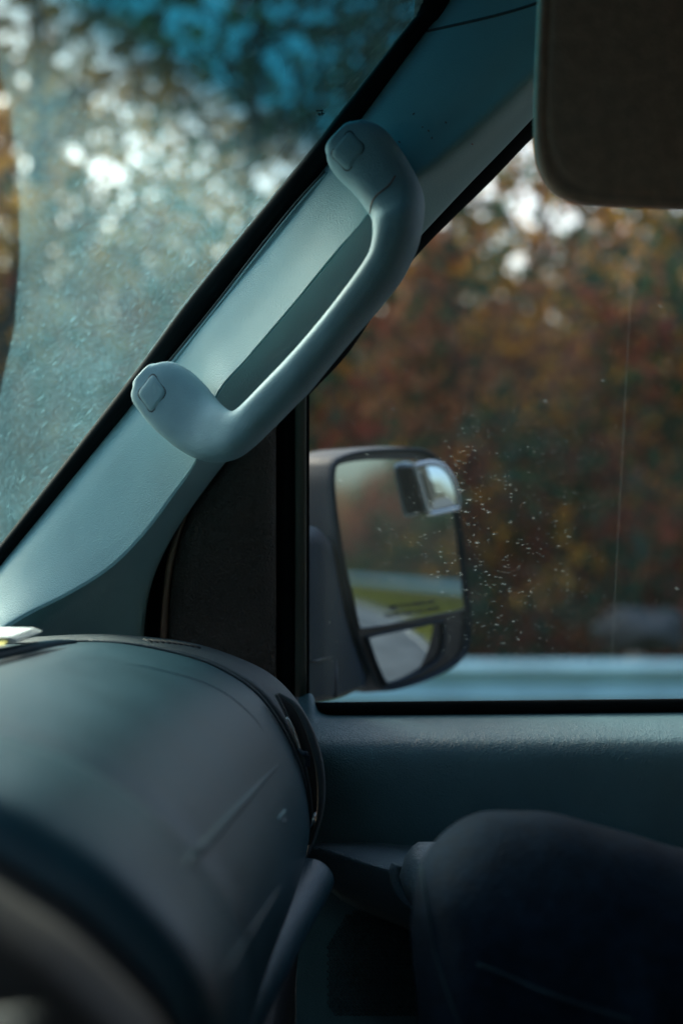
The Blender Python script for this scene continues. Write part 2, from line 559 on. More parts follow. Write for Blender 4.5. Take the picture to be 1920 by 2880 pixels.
# guardrail: W-beam on posts
RY = 9.6
gr = empty('guardrail', (0, RY, 0))
tag(gr, 'grey galvanised W-beam guardrail between the grass verge and the woods', 'guardrail')
prof = [(0, 0.70), (-0.018, 0.692), (-0.078, 0.655), (-0.082, 0.635), (-0.02, 0.575), (0, 0.553), (0, 0.537), (-0.02, 0.515), (-0.082, 0.455), (-0.078, 0.435), (-0.018, 0.398), (0, 0.39)]
pr = cr(prof, 34)
bmx = [(-60 + 4.0 * i) for i in range(66)]
rows = [[Vector((x, RY + p[0], p[1])) for p in pr] for x in (-60, 0, 60, 130, 210)]
v1 = loft(rows)
v2 = loft([[q + Vector((0, 0.004, 0)) for q in r] for r in rows])
mesh('beam', *merge([v1, v2]), M['rail'], gr)
pm = None
for i, x in enumerate(range(-16, 128, 2)):
    if pm is None:
        o = mesh('post', *box(-0.05, 0.05, -0.075, 0.075, -0.05, 0.72), M['post'], None, False); pm = o.data; bevel(o, 0.01, 2)
    else:
        o = bpy.data.objects.new('post', pm); COL.objects.link(o)
    o.parent = gr; o.location = (x, 0.095, 0)
# pale rock behind the rail
bm = bmesh.new(); bmesh.ops.create_icosphere(bm, subdivisions=4, radius=1)
for q in bm.verts:
    nz = 1 + 0.16 * math.sin(q.co.x * 5 + 1) * math.cos(q.co.z * 4) + 0.10 * math.sin(q.co.y * 9 + q.co.x * 6)
    q.co = Vector((q.co.x * 0.34, q.co.y * 0.3, q.co.z * 0.17)) * nz + Vector((2.45, 11.6, 0.74))
tag(frombm('boulder', bm, M['rock']), 'pale grey boulder low behind the guardrail at the right', 'boulder')

# ================================================================== THE VAN
van = empty('van', (0, 0.4, 0))
tag(van, 'grey trimmed van cabin seen from inside with dashboard, pillar, passenger door and mirror', 'van')

# ---- pillar trim
ST = [((-260, 1910), (-250, 1945), (395, 1990)), ((-120, 1740), (-90, 1830), (393, 1860)), ((0, 1591), (60, 1735), (398, 1760)), ((90, 1478), (190, 1672), (412, 1670)),
      ((180, 1368), (305, 1602), (440, 1588)), ((270, 1258), (400, 1510), (486, 1500)), ((370, 1138), (482, 1402), (545, 1412)), ((440, 1050), (555, 1290), (625, 1305)),
      ((560, 905), (608, 1115), (720, 1190)), ((650, 795), (700, 1003), (810, 1085)), ((780, 640), (830, 850), (930, 940)), ((911, 471), (960, 692), (1060, 785)),
      ((1010, 337), (1080, 560), (1188, 648)), ((1100, 213), (1235, 455), (1330, 497)), ((1200, 77), (1395, 318), (1450, 373)), ((1330, -90), (1540, 180), (1600, 215)), ((1480, -280), (1700, 0), (1760, 50))]
SM = cr([tuple(c for p in s for c in p) for s in ST], 90)
soft = [0.10] * 7 + [0.06] + [0.018] * 4 + [0.10, 0.22, 0.24, 0.24, 0.24]
SO = cr([(s,) for s in soft], 90)
rows = []
for s, so in zip(SM, SO):
    so = float(so[0])
    a, c, e = s[0:2], s[2:4], s[4:6]
    def q(p, dy): return W(p[0], p[1], Yg(p[1]) + dy)
    P0 = q(a, 0.004); PC = q(c, -0.062); PE = q(e, -0.012)
    lin = lambda A, B, t: A + (B - A) * t
    P1 = lin(P0, PC, 0.05) + Vector((0, -0.006, 0)); P2 = lin(P0, PC, 0.22) + Vector((0, -0.010, 0)); P3 = lin(P0, PC, 0.6) + Vector((0, -0.005, 0))
    C1 = lin(P0, PC, 1 - so * .8); C2 = lin(PC, PE, so)
    PM = lin(C1, C2, 0.5) + (PC - lin(C1, C2, 0.5)) * 0.5
    E1 = lin(PC, PE, 0.92)
    E2 = PE + Vector((0, 0.012, 0)); E3 = PE + Vector((-0.004, 0.05, 0))
    rows.append(cr([P0 + Vector((0, 0.02, 0)), P0, P1, P2, P3, C1, PM, C2, lin(C2, E1, .5), E1, E2, E3], 56))
v, f = loft(rows)
pillar = mesh('pillar_trim', v, f, M['pillar'], van)
tree_p = BVHTree.FromPolygons([Vector(q) for q in v], f)
def proj(px, py, bvh, lift=0.0006):
    d = Vector(((px - 960) / F, 1, -(py - 1440) / F)).normalized()
    h = bvh.ray_cast(Vector((0, 0, CZ)), d)
    if h[0] is None: return None, None
    n = h[1] if h[1].dot(d) < 0 else -h[1]
    return h[0] + n * lift, n
def stroke(name, pts, bvh, r, m, parent, n=30, lift=0.0, seg=6):
    P = [proj(p[0], p[1], bvh, lift)[0] for p in cr(pts, n)]
    P = [p for p in P if p]
    if hasattr(r, '__len__'): r = [float(a[0]) for a in cr([(a,) for a in r], len(P))]
    return mesh(name, *tube(P, r, seg), m, parent)
stroke('headliner_seam', [(1202, 88), (1300, 66), (1400, 42), (1500, 12), (1600, -30)], tree_p, 0.0011, M['groove'], pillar, 40)
for (sx, sy, dx_, dy_) in ((1160, 322, 5, -4), (1252, 342, 2, 5), (1203, 366, 3, 4), (1120, 398, 5, 3), (1326, 404, 3, 2), (1213, 386, 2, 4), (1186, 357, 3, 1)):
    stroke('rust_speck', [(sx, sy), (sx + dx_, sy + dy_)], tree_p, 0.0005, M['crack'], pillar, 3)

# ---- windshield molding (black) and thin bead
mo_o = [(-300, 1965), (0, 1594), (370, 1140), (472, 1012), (650, 798), (911, 473), (1010, 339), (1196, 88), (1240, 45), (1285, -60), (1320, -200)]
mo_i = [(-300, 1900), (0, 1533), (330, 1110), (430, 975), (548, 812), (860, 437), (962, 305), (1140, 75), (1164, 40), (1172, -60), (1172, -200)]
A = [W(p[0], p[1], Yg(p[1]) - 0.004) for p in cr(mo_o, 80)]
B = [W(p[0], p[1], Yg(p[1]) - 0.000) for p in cr(mo_i, 80)]
Mi = [(a + b) / 2 + Vector((0, -0.008, 0)) for a, b in zip(A, B)]
Mq = [a + (b - a) * 0.8 + Vector((0, -0.006, 0)) for a, b in zip(A, B)]
bk = Vector((0, 0.03, 0))
v, f = loft([[a, m_, q_, b, b + bk, a + bk] for a, m_, q_, b in zip(A, Mi, Mq, B)], True, True)
mesh('windshield_molding', v, f, M['rubber'], van)
bead = [(455, 1030), (600, 850), (720, 695), (830, 560), (905, 478)]
mesh('trim_bead', *tube([W(p[0] + 8, p[1] + 3, Yg(p[1]) - 0.011) for p in cr(bead, 30)], 0.0009, 6), M['rubber_shiny'], van)
mesh('trim_bead', *tube([W(p[0] + 16, p[1] + 6, Yg(p[1]) - 0.013) for p in cr(bead, 30)], 0.0006, 6), M['cap'], van)

# ---- windshield glass
zs = np.linspace(-0.42, 0.56, 40)
rows = []
for z in zs:
    Yp = 1.093 - 0.27 * z
    rows.append([glass_pt(float(Y), float(z)) for Y in np.linspace(0.6 - Yp + 0.0, Yp + 0.012, 50)])
mw, N, L, b = new_mat('windshield_glass')
g = G(mw)
tc = N.new('ShaderNodeTexCoord').outputs['Object']
p1, p2, p3 = glass_hit(0, 215), glass_hit(54, 660), glass_hit(0, 1095)
# circle through the three points in the glass = edge of the wiper sweep
ab, ac = p2 - p1, p3 - p1
nn = ab.cross(ac)
cc = p1 + ((ac.length_squared) * nn.cross(ab) * 1.0 + (ab.length_squared) * ac.cross(nn)) / (2 * nn.length_squared)
Rw = (p1 - cc).length
vd = N.new('ShaderNodeVectorMath'); vd.operation = 'DISTANCE'; L.new(tc, vd.inputs[0]); vd.inputs[1].default_value = cc
wig = g.noise(tc, 18, 2)
sweep = g.rng(g.math('MULTIPLY_ADD', wig, 0.004, vd.outputs['Value']), Rw + 0.001, Rw + 0.005)
sp = N.new('ShaderNodeSeparateXYZ'); L.new(tc, sp.inputs[0])
zr = sp.outputs[2]
band = g.rng(g.math('MULTIPLY_ADD', g.noise(tc, 6, 2), 0.01, zr), CZ + 0.205, CZ + 0.28)
mott = g.rng(g.noise(tc, 14, 4, .6), 0.3, 0.75, 0.75, 1.25)
fine = g.rng(g.noise(tc, 300, 4, .75), 0.38, 0.66, 0.70, 1.22)
# streaks run up and back over the glass
stv = g.mapping(tc, (0, R(44), 0), (70, 70, 420))
k1, r1 = g.specks(stv, 0.20, 0.38)
stv2 = g.mapping(tc, (0, R(38), 0), (30, 30, 200), (3.1, 1.7, 0.3))
k2, r2 = g.specks(stv2, 0.03, 0.30)
stv3 = g.mapping(tc, (0, R(44), 0), (190, 190, 800), (1.1, 7.7, 2.3))
k3, r3 = g.specks(stv3, 0.30, 0.50)
streak = g.math('ADD', g.math('MULTIPLY', k1, 0.10), g.math('ADD', g.math('MULTIPLY', k2, 0.20), g.math('MULTIPLY', k3, 0.10)))
veil = g.math('MULTIPLY', g.math('MULTIPLY', mott, fine), 0.15)
lowband = g.rng(band, 0, 1, 1, 0.07)
dust = g.math('MULTIPLY', g.math('MULTIPLY', g.math('ADD', veil, streak), lowband), g.math('MULTIPLY_ADD', sweep, 0.93, 0.07), clamp=True)
tint = N.new('ShaderNodeMixRGB'); L.new(band, tint.inputs[0])
tint.inputs[1].default_value = (0.72, 0.88, 0.87, 1); tint.inputs[2].default_value = (0.004, 0.060, 0.092, 1)
glass_shader(g, dust, tint.outputs[0], (0.22, 0.54, 0.63), 0.03)
mesh('windshield', *loft(rows), mw, van)

mk = [glass_hit(*p) for p in ((888, 315), (908, 312), (892, 324), (912, 321), (896, 314), (899, 328), (904, 313), (906, 327))]
mesh('glass_marking', *merge([tube([mk[i] - Vector((0, 0.002, 0)), mk[i + 1] - Vector((0, 0.002, 0))], 0.0004, 5) for i in (0, 2, 4, 6)]), M['bezel'], [o for o in van.children if o.name == 'windshield'][0])
# ---- grab handle
HS = [((446, 1018), (380, 1092)), ((482, 1010), (372, 1118)), ((516, 1024), (386, 1146)), ((556, 1064), (436, 1208)), ((585, 1108), (510, 1270)), ((610, 1138), (575, 1296)),
      ((640, 1157), (640, 1292)), ((665, 1150), (700, 1260)), ((689, 1130), (755, 1216)), ((750, 1067), (815, 1155)), ((800, 1015), (866, 1103)), ((855, 955), (933, 1025)),
      ((912, 887), (1002, 944)), ((975, 805), (1070, 866)), ((1021, 740), (1125, 796)), ((1038, 705), (1157, 738)), ((1045, 665), (1182, 672)), ((1043, 635), (1191, 600)),
      ((1037, 608), (1189, 545)), ((1012, 570), (1172, 490)), ((978, 528), (1129, 421)), ((942, 495), (1080, 363)), ((916, 466), (1032, 342)), ((912, 440), (1000, 348))]
dep = [-0.062, -0.064, -0.067, -0.074, -0.084, -0.096, -0.106, -0.112, -0.115, -0.117, -0.118, -0.118, -0.118, -0.117, -0.115, -0.112, -0.106, -0.098, -0.088, -0.078, -0.070, -0.064, -0.060, -0.058]
thk = [0.021, 0.021, 0.022, 0.022, 0.021, 0.020, 0.019, 0.017, 0.016, 0.016, 0.016, 0.016, 0.016, 0.016, 0.017, 0.018, 0.020, 0.022, 0.022, 0.024, 0.025, 0.026, 0.026, 0.026]
HP = cr([(*a, *b, d, t) for (a, b), d, t in zip(HS, dep, thk)], 130)
GV = Vector((-0.20, 0, 0.07))       # the front face leans up and towards the windshield
def hrow(A_, B_, C_, hw_dir, half, th, sc, ex=3.0):
    r = []
    gh = GV.dot(hw_dir)
    gt = GV - hw_dir * gh
    g_ = abs(gh) * th
    h2 = max((0.3 * half) ** 1.5, half ** 1.5 - g_ ** 1.5) ** (2 / 3)
    for k in range(48):
        q = 2 * math.pi * k / 48
        c, s = math.cos(q), math.sin(q)
        e = 2 / ex
        u = math.copysign(abs(c) ** e, c); v_ = math.copysign(abs(s) ** e, s)
        r.append(C_ + (hw_dir * (h2 * u) + GV * (-v_ * th) + Vector((0, th * v_, 0))) * sc - gt * th)
    return r
rows = []
cen = []
for s in HP:
    Yc = Yg((s[1] + s[3]) / 2) + s[4]
    a, b_ = W(s[0], s[1], Yc), W(s[2], s[3], Yc)
    C_ = (a + b_) / 2
    ii = len(cen) / 129
    cen.append((C_, (b_ - a).normalized(), (b_ - a).length / 2, s[5], 2.5 + 1.0 * max(0, 1 - min(ii, 1 - ii) / 0.24) ** 0.8))
def cap_rows(c0, c1, rev):
    d = (c0[0] - c1[0]); d.normalize()
    out = []
    for k in range(1, 8):
        a = k / 7 * math.pi / 2
        out.append(hrow(0, 0, c0[0] + d * 0.0035 * math.sin(a), c0[1], c0[2], c0[3], max(0.02, math.cos(a) ** 0.5), c0[4]))
    return out[::-1] if rev else out
rows = cap_rows(cen[0], cen[3], True) + [hrow(0, 0, c[0], c[1], c[2], c[3], 1, c[4]) for c in cen] + cap_rows(cen[-1], cen[-4], False)
v, f = loft(rows, True, True)
handle = mesh('grab_handle', v, f, M['handle'], van)
tree_h = BVHTree.FromPolygons([Vector(q) for q in v], f)
def patch(name, quad, bvh, grow, lift, m, parent, n=6):
    """rounded four-cornered cover laid on a surface"""
    cx = sum(p[0] for p in quad) / 4; cy = sum(p[1] for p in quad) / 4
    out = []
    for i in range(4):
        a, b_, c = quad[i - 1], quad[i], quad[(i + 1) % 4]
        for t in (0.0, 0.25, .5, .75, 1.0):
            p = (b_[0] + (a[0] - b_[0]) * .22 * (1 - t) ** 2 + (c[0] - b_[0]) * .22 * t * t, b_[1] + (a[1] - b_[1]) * .22 * (1 - t) ** 2 + (c[1] - b_[1]) * .22 * t * t)
            out.append(p)
    rows = []
    for k in range(n + 1):
        rr = grow * (1 - k / n * 0.97)
        row = []
        for p in out:
            x, y = cx + (p[0] - cx) * rr, cy + (p[1] - cy) * rr
            h, nn_ = proj(x, y, bvh, lift * (0 if k == 0 else 1))
            row.append(h)
        if None in row: continue
        rows.append(row)
    vv, ff = loft(rows, True)
    ff.append(tuple((len(rows) - 1) * len(out) + j for j in range(len(out))))
    return mesh(name, vv, ff, m, parent)
for quad in ([(431, 1046), (471, 1104), (426, 1165), (384, 1107)], [(981, 362), (1029, 414), (978, 487), (925, 434)]):
    gv = patch('cover_gap', quad, tree_h, 1.04, 0.0004, M['groove'], handle)
    patch('screw_cover', quad, tree_h, 0.985, 0.0009, M['cap'], handle)
stroke('parting_line', [(1111, 494), (1092, 522), (1058, 550), (1044, 575), (1039, 606)], tree_h, 0.0006, M['crack'], handle, 24)

# ---- door window side: seal, glass, frame bars
def Yd(py):                                        # door glass depth (leans in toward the roof)
    return 1.130 / (1 + 0.20 * (1440 - py) / F)
def WD(px, py, off=0.0): return W(px, py, Yd(py) + off)
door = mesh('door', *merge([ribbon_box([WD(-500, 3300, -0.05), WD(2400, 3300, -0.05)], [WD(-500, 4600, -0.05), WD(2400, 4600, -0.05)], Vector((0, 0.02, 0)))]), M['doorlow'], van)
# slanted black seal under the pillar
e_in = [s[2] for s in ST[7:]]
gl = [(668, 1330), (770, 1225), (868, 1112), (985, 985), (1105, 800), (1215, 672), (1370, 520), (1493, 392), (1640, 255), (1800, 90)]
ei = [(p[0] - 16, p[1] - 16) for p in e_in]
v, f = loft([[WD(a[0], a[1], -0.035), WD(*(b_), -0.012), WD(*(b_), 0.01), WD(a[0], a[1], 0.01)] for a, b_ in zip(cr(ei, 40), cr(gl, 40))], True, True)
mesh('window_seal', v, f, M['rubber'], door)
# black gap behind the curved trim edge, brown edge strip, sail panel
gapL = [(640, 1270), (520, 1400), (450, 1510), (400, 1629), (380, 1718), (375, 1900)]
gapR = [(650, 1290), (580, 1380), (530, 1463), (495, 1565), (480, 1680), (478, 1900)]
v, f = ribbon_box([WD(*p, -0.012) for p in cr(gapL, 24)], [WD(*p, -0.012) for p in cr(gapR, 24)], Vector((0, 0.02, 0)))
mesh('door_gap_seal', v, f, M['rubber'], door)
sL = [(610, 1318), (549, 1406), (510, 1463), (472, 1565), (456, 1693), (450, 1800), (450, 1900)]
sR = [(618, 1322), (562, 1392), (524, 1463), (494, 1565), (478, 1672), (473, 1800), (473, 1900)]
v, f = loft([[WD(*a, -0.016), WD((a[0] + b_[0]) / 2, (a[1] + b_[1]) / 2, -0.024), WD(*b_, -0.018), WD(*b_, 0), WD(*a, 0)] for a, b_ in zip(cr(sL, 24), cr(sR, 24))], True, True)
mesh('edge_strip', v, f, M['strip'], door)
pL = [(690, 1200), (618, 1322), (562, 1396), (526, 1463), (496, 1565), (480, 1672), (475, 1800), (475, 2050)]
pR = [(778, 1090), (778, 1220), (778, 1340), (778, 1463), (778, 1565), (778, 1672), (778, 1800), (778, 2050)]
rows = []
for a, b_ in zip(cr(pL, 40), cr(pR, 40)):
    r = [WD(*a, -0.016)]
    for t in np.linspace(0, 1, 9): r.append(WD(a[0] + 3 + (b_[0] - a[0] - 6) * t, a[1] + (b_[1] - a[1]) * t, -0.028 - 0.006 * math.sin(t * math.pi)))
    r += [WD(*b_, -0.018), WD(*b_, 0.01), WD(*a, 0.01)]
    rows.append(r)
mesh('sail_panel', *loft(rows, True, True), M['sail'], door)
def vbar(name, x0, x1, y0, y1, off, th, m, bulge=0.0):
    rows = []
    for y in np.linspace(y0, y1, 12):
        r = [WD(x0, y, off)] + [WD(x0 + (x1 - x0) * t, y, off - bulge * math.sin(t * math.pi)) for t in (0.15, .35, .5, .65, .85)] + [WD(x1, y, off), WD(x1, y, off + th), WD(x0, y, off + th)]
        rows.append(r)
    return mesh(name, *loft(rows, True, True), m, door)
vbar('run_channel', 776, 830, 1060, 2010, -0.014, 0.03, M['rubber'], 0.004)
vbar('window_post', 829, 862, 1060, 1960, -0.020, 0.03, M['frame'], 0.002)
vbar('run_channel', 861, 870, 1060, 1985, -0.016, 0.03, M['rubber'], 0.001)

# side glass
ms, N, L, b = new_mat('door_glass')
g = G(ms)
tc = N.new('ShaderNodeTexCoord').outputs['Object']
sp = N.new('ShaderNodeSeparateXYZ'); L.new(tc, sp.inputs[0])
vd = N.new('ShaderNodeVectorMath'); vd.operation = 'DISTANCE'
mp = g.mapping(tc, (0, 0, 0), (1, 0, 0.75)); L.new(mp, vd.inputs[0])
ctr = WD(1370, 1530); vd.inputs[1].default_value = (ctr.x, 0, ctr.z * 0.75)
near = g.rng(vd.outputs['Value'], 0.010, 0.105, 1, 0)
s1 = g.mapping(tc, (0, R(4), 0), (260, 1, 1250))
k1, r1 = g.specks(s1, 0.42, 0.50)
s2 = g.mapping(tc, (0, R(-6), 0), (170, 1, 620), (4.2, 0, 1.1))
k2, r2 = g.specks(s2, 0.30, 0.50)
s3 = g.mapping(tc, (0, R(-30), 0), (130, 1, 230), (2.2, 0, 6.1))
k3, r3 = g.specks(s3, 0.03, 0.36)
s4 = g.mapping(tc, (0, R(20), 0), (420, 1, 420), (1.2, 0, 3.1))
k4, r4 = g.specks(s4, 0.12, 0.45)
clus = g.rng(g.noise(tc, 45, 3, .6), 0.40, 0.62)
nearc = g.math('MULTIPLY', near, clus)
marks = g.math('ADD', g.math('MULTIPLY', g.math('ADD', k1, g.math('MULTIPLY', k2, 0.9)), nearc), g.math('ADD', g.math('MULTIPLY', k3, 0.4), g.math('MULTIPLY', k4, 0.16)))
lx = WD(1752, 1200).x
line = g.math('MULTIPLY', g.rng(g.math('ABSOLUTE', g.math('SUBTRACT', g.math('MULTIPLY_ADD', zr if False else sp.outputs[2], -0.012, sp.outputs[0]), lx - 0.012 * (CZ + 0.06))), 0.0002, 0.0010, 1, 0), 0.014)
film = g.rng(g.noise(tc, 10, 4, .6), 0.3, 0.8, 0.002, 0.012)
dust = g.math('ADD', g.math('MULTIPLY', marks, 0.20), g.math('ADD', film, line), clamp=True)
glass_shader(g, dust, (0.86, 0.90, 0.86), (0.50, 0.70, 0.74), 0.25)
gp = [(860, 1990), (860, 1110), (1120, 760), (1493, 380), (1900, -10), (2600, -10), (2600, 1990)]
mesh('window_glass', [WD(*p) for p in gp], [tuple(range(len(gp)))], ms, door, False)

# belt seal and door top
SL = 0.0098
def zl(x, z): return z + SL * x * 0.9
bx = [880, 890, 902, 930, 1000, 1200, 1500, 1920, 2500]
tops = [1972, 1974, 1974, 1974, 1973, 1971, 1968, 1964, 1959]
bots = [1978, 1996, 2006, 2011, 2012, 2011, 2008, 2004, 1998]
rows = []
for x, t, b2 in zip(bx, tops, bots):
    y0 = 1.150
    rows.append([W(x, t, y0 - 0.008), W(x, t + 3, y0 - 0.016), W(x, (t + b2) / 2, y0 - 0.017), W(x, b2, y0 - 0.012), W(x, b2 + 10, y0 + 0.005), W(x, t, y0 + 0.004)])
mesh('belt_seal', *loft(rows, True, True), M['rubber'], door)
# door top: from the seal over the rolled edge and down
lx_ = [835, 852, 868, 880, 890, 905, 930, 1000, 1200, 1500, 1920, 2600]
lt = [1962, 1956, 1950, 1962, 1992, 2006, 2011, 2012, 2011, 2008, 2004, 1998]
rows = []
for k, (x, t) in enumerate(zip(*[list(a) for a in zip(*cr(list(zip(lx_, lt)), 70))])):
    wl = 0.055 + 0.012 * min(1, max(0, (x - 900) / 1000))
    X = (x - 960) / F * 1.1
    y0 = 1.138
    t0 = W(x, t, y0)
    zz = CZ - (2012 - 1440) / F * 1.138 + SL * X * 1.0
    lip = min(1.0, max(0.0, (t0.z - zz) / 0.014))
    r = [Vector((X, y0 + 0.01, t0.z - 0.004)), Vector((X, y0, t0.z)), Vector((X, y0 - 0.010, t0.z * .7 + zz * .3 + 0.0)),
         Vector((X, y0 - wl * .5, zz - 0.002)), Vector((X, y0 - wl, zz - 0.008)), Vector((X, y0 - wl - 0.012, zz - 0.016)), Vector((X, y0 - wl - 0.017, zz - 0.030)),
         Vector((X, y0 - wl - 0.016, zz - 0.055)), Vector((X, y0 - wl - 0.010, zz - 0.10)), Vector((X, y0 - wl + 0.002, zz - 0.17)), Vector((X, y0 - wl + 0.006, zz - 0.30))]
    rows.append(cr(r, 44))
mesh('door_top_trim', *loft(rows), M['door'], door)

# armrest with its recess and pad
def Wp(px, py, Y): return W(px, py, Y)
ax = [855, 900, 960, 1020, 1080, 1118, 1150, 1300, 1700, 2500]
a_top = [2372, 2368, 2366, 2367, 2370, 2374, 2376, 2380, 2390, 2400]
a_rdg = [2378, 2384, 2400, 2420, 2436, 2442, 2446, 2455, 2470, 2480]
a_bot = [2430, 2480, 2530, 2560, 2585, 2600, 2615, 2660, 2700, 2720]
rows = []
for x, t, r_, b2 in zip(ax, a_top, a_rdg, a_bot):
    k = min(1, max(0, (x - 855) / 260))
    rows.append(cr([W(x, t, 1.085), W(x, t + 3, 1.065), W(x, (t + r_) / 2, 1.06 - 0.030 * k), W(x, r_, 1.055 - 0.050 * k), W(x, r_ + 24, 1.055 - 0.052 * k), W(x, b2 - 20, 1.06 - 0.03 * k), W(x, b2, 1.075), W(x, b2 + 20, 1.095)], 26))
arm = mesh('armrest', *loft(rows), M['armrest'], door)
pad = []
for k, t in enumerate(np.linspace(0, 1, 14)):
    x = 1122 + 240 * t
    s = min(1, (math.sin(min(1, t * 3.5) * math.pi / 2)) ** 0.6 + 0.02)
    cpt = W(x, 2465, 0.985)
    pad.append([cpt + Vector((0, 0.030 * math.cos(q) * s, 0.023 * math.sin(q) * s)) for q in [2 * math.pi * j / 20 for j in range(20)]])
mesh('pull_handle', *loft(pad, True, True), M['armrest'], door)
tb = [(1116, 2432), (1110, 2450), (1116, 2490), (1140, 2530), (1175, 2555)]
mesh('handle_recess_rim', *tube([W(p[0], p[1], 0.998) for p in cr(tb, 20)], 0.004, 8), M['armrest'], door)
# lower door skin and speaker grille: a plate pierced with real holes is built as a bead lattice
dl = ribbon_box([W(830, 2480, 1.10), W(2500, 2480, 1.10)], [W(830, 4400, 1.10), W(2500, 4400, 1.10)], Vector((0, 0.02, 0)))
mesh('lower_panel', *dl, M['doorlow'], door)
bits = []
pit = 11
for j, y in enumerate(range(2555, 2860, pit)):
    for i, x in enumerate(range(925, 1240, pit + 2)):
        xx = x + (j % 2) * (pit + 2) / 2
        if ((xx - 1090) / 180) ** 2 + ((y - 2740) / 210) ** 2 > 1: continue
        hx = 4.2
        ring = [W(xx + hx * 1.55 * math.cos(q), y + hx * 1.4 * math.sin(q), 1.075) for q in [R(60 * k + 30) for k in range(6)]]
        ring2 = [W(xx + hx * .8 * math.cos(q), y + hx * .8 * math.sin(q), 1.0765) for q in [R(60 * k + 30) for k in range(6)]]
        bits.append(loft([ring, ring2], True))
o = mesh('speaker_grille', *merge(bits), M['speaker'], door, False)
o['kind'] = 'stuff'

# ---- dashboard
far = [(-700, 1850), (-400, 1840), (0, 1814), (255, 1805), (383, 1815), (542, 1850), (638, 1891), (721, 1949), (785, 2032), (836, 2134), (861, 2223), (871, 2306), (866, 2376), (840, 2470), (780, 2620), (740, 2900)]
nearp = [(-3300, 2060), (-2117, 2080), (-1194, 2085), (-655, 2110), (-425, 2148), (-194, 2217), (0, 2290), (153, 2378), (287, 2468), (408, 2580), (504, 2685), (574, 2800), (605, 2920), (600, 3050), (540, 3400), (480, 4200)]
FP = [W(*p, 0.97) for p in cr(far, 90)]
NP = [W(*p, 0.52) for p in cr(nearp, 90)]
def dash_row(t, off=0.0, FPx=FP, NPx=NP):
    row = [a + (b_ - a) * t for a, b_ in zip(FPx, NPx)]
    out = []
    for i, p in enumerate(row):
        tg = row[min(i + 1, 89)] - row[max(i - 1, 0)]
        n = Vector((-tg.z, 0, tg.x)).normalized()
        if n.x < 0 and n.z < 0: n = -n
        out.append(p + n * off)
    return out
def nsign():
    r = dash_row(0.5)
    tg = r[46] - r[44]
    n = Vector((-tg.z, 0, tg.x))
    return 1 if n.x + n.z > 0 else -1
SG = nsign()
def dash_row2(t, off):
    row = [a + (b_ - a) * t for a, b_ in zip(FP, NP)]
    out = []
    for i, p in enumerate(row):
        tg = row[min(i + 1, 89)] - row[max(i - 1, 0)]
        n = Vector((-tg.z, 0, tg.x)).normalized() * SG
        out.append(p + n * off)
    return out
rows = []
for t, off in [(0, -0.006), (0.0, -0.002), (0.006, 0.0), (0.02, 0.0006), (0.06, 0.0012), (0.12, 0.0018), (0.2, 0.002), (0.3, 0.002), (0.4, 0.002), (0.5, 0.002), (0.6, 0.0015), (0.70, 0.001), (0.745, 0.0005), (0.76, -0.0015), (0.775, 0.0), (0.80, 0.002), (0.86, 0.003), (0.92, 0.0035), (0.97, 0.002), (0.99, -0.001), (1.0, -0.008), (1.005, -0.02), (1.0, -0.05)]:
    rows.append(dash_row2(t, off))
v, f = loft(rows)
dash = mesh('dashboard', v, f, M['dash'], van)
tree_d = BVHTree.FromPolygons([Vector(q) for q in v], f)
# end section against the door, rounded
out_px = [(-700, 1838), (-400, 1826), (0, 1798), (250, 1783), (400, 1790), (530, 1806), (640, 1838), (745, 1885), (815, 1945), (866, 2020), (898, 2100), (914, 2180), (914, 2255), (898, 2330), (862, 2420), (800, 2560)]
inn = cr(far, 90); outp = cr(out_px, 90)
rows = []
for t, Yv in [(0.0, 0.978), (0.10, 0.973), (0.3, 0.978), (0.6, 0.992), (0.85, 1.01), (1.0, 1.03), (1.0, 1.07)]:
    rows.append([W(a[0] + (b_[0] - a[0]) * t, a[1] + (b_[1] - a[1]) * t, Yv) for a, b_ in zip(inn, outp)])
v, f = loft(rows)
dend = mesh('dash_end_panel', v, f, M['dashend'], dash)
tree_e = BVHTree.FromPolygons([Vector(q) for q in v], f)
seam = [(250, 1803), (383, 1813), (542, 1848), (638, 1889), (721, 1947), (785, 2030), (836, 2132), (861, 2221), (871, 2304), (866, 2376)]
mesh('seam_bead', *tube([W(*p, 0.968) for p in cr(seam, 60)], 0.0011, 8), M['dashend'], dash)
# side vent: black crescent opening with glossy lips, louvre and thumb lever
vi = [(775, 1952), (800, 2000), (832, 2075), (858, 2160), (872, 2240), (876, 2310), (872, 2375)]
vo = [(785, 1950), (832, 1985), (868, 2050), (893, 2130), (902, 2205), (898, 2285), (874, 2375)]
def Pv(p, y): return W(p[0], p[1], y)
A = [Pv(p, 0.970) for p in cr(vi, 40)]; B = [Pv(p, 0.974) for p in cr(vo, 40)]
vent = mesh('air_vent', *ribbon_box(A, B, Vector((0, 0.004, 0))), M['dashdark'], dash)
mesh('vent_lip', *tube([Pv(p, 0.966) for p in cr(vo, 40)], [0.0008 + 0.0022 * math.sin(math.pi * k / 39) for k in range(40)], 8), M['dashend'], dash)
mesh('vent_lip', *tube([Pv(p, 0.966) for p in cr(vi, 40)], 0.0012, 8), M['dashend'], dash)
mesh('vent_louvre', *tube([Pv(p, 0.962) for p in cr([(806, 2018), (822, 2045), (836, 2085), (843, 2110)], 16)], 0.0008, 8), M['chrome'], dash)
mesh('vent_lever', *merge([tube([W(838, 2108, 0.962), W(850, 2118, 0.958), W(862, 2122, 0.956)], [0.0010, 0.0016, 0.0022], 8)] + [tube([W(858, 2128 + 5 * k, 0.957), W(872, 2127 + 5 * k, 0.957)], 0.0009, 6) for k in range(6)]), M['housing'], dash)
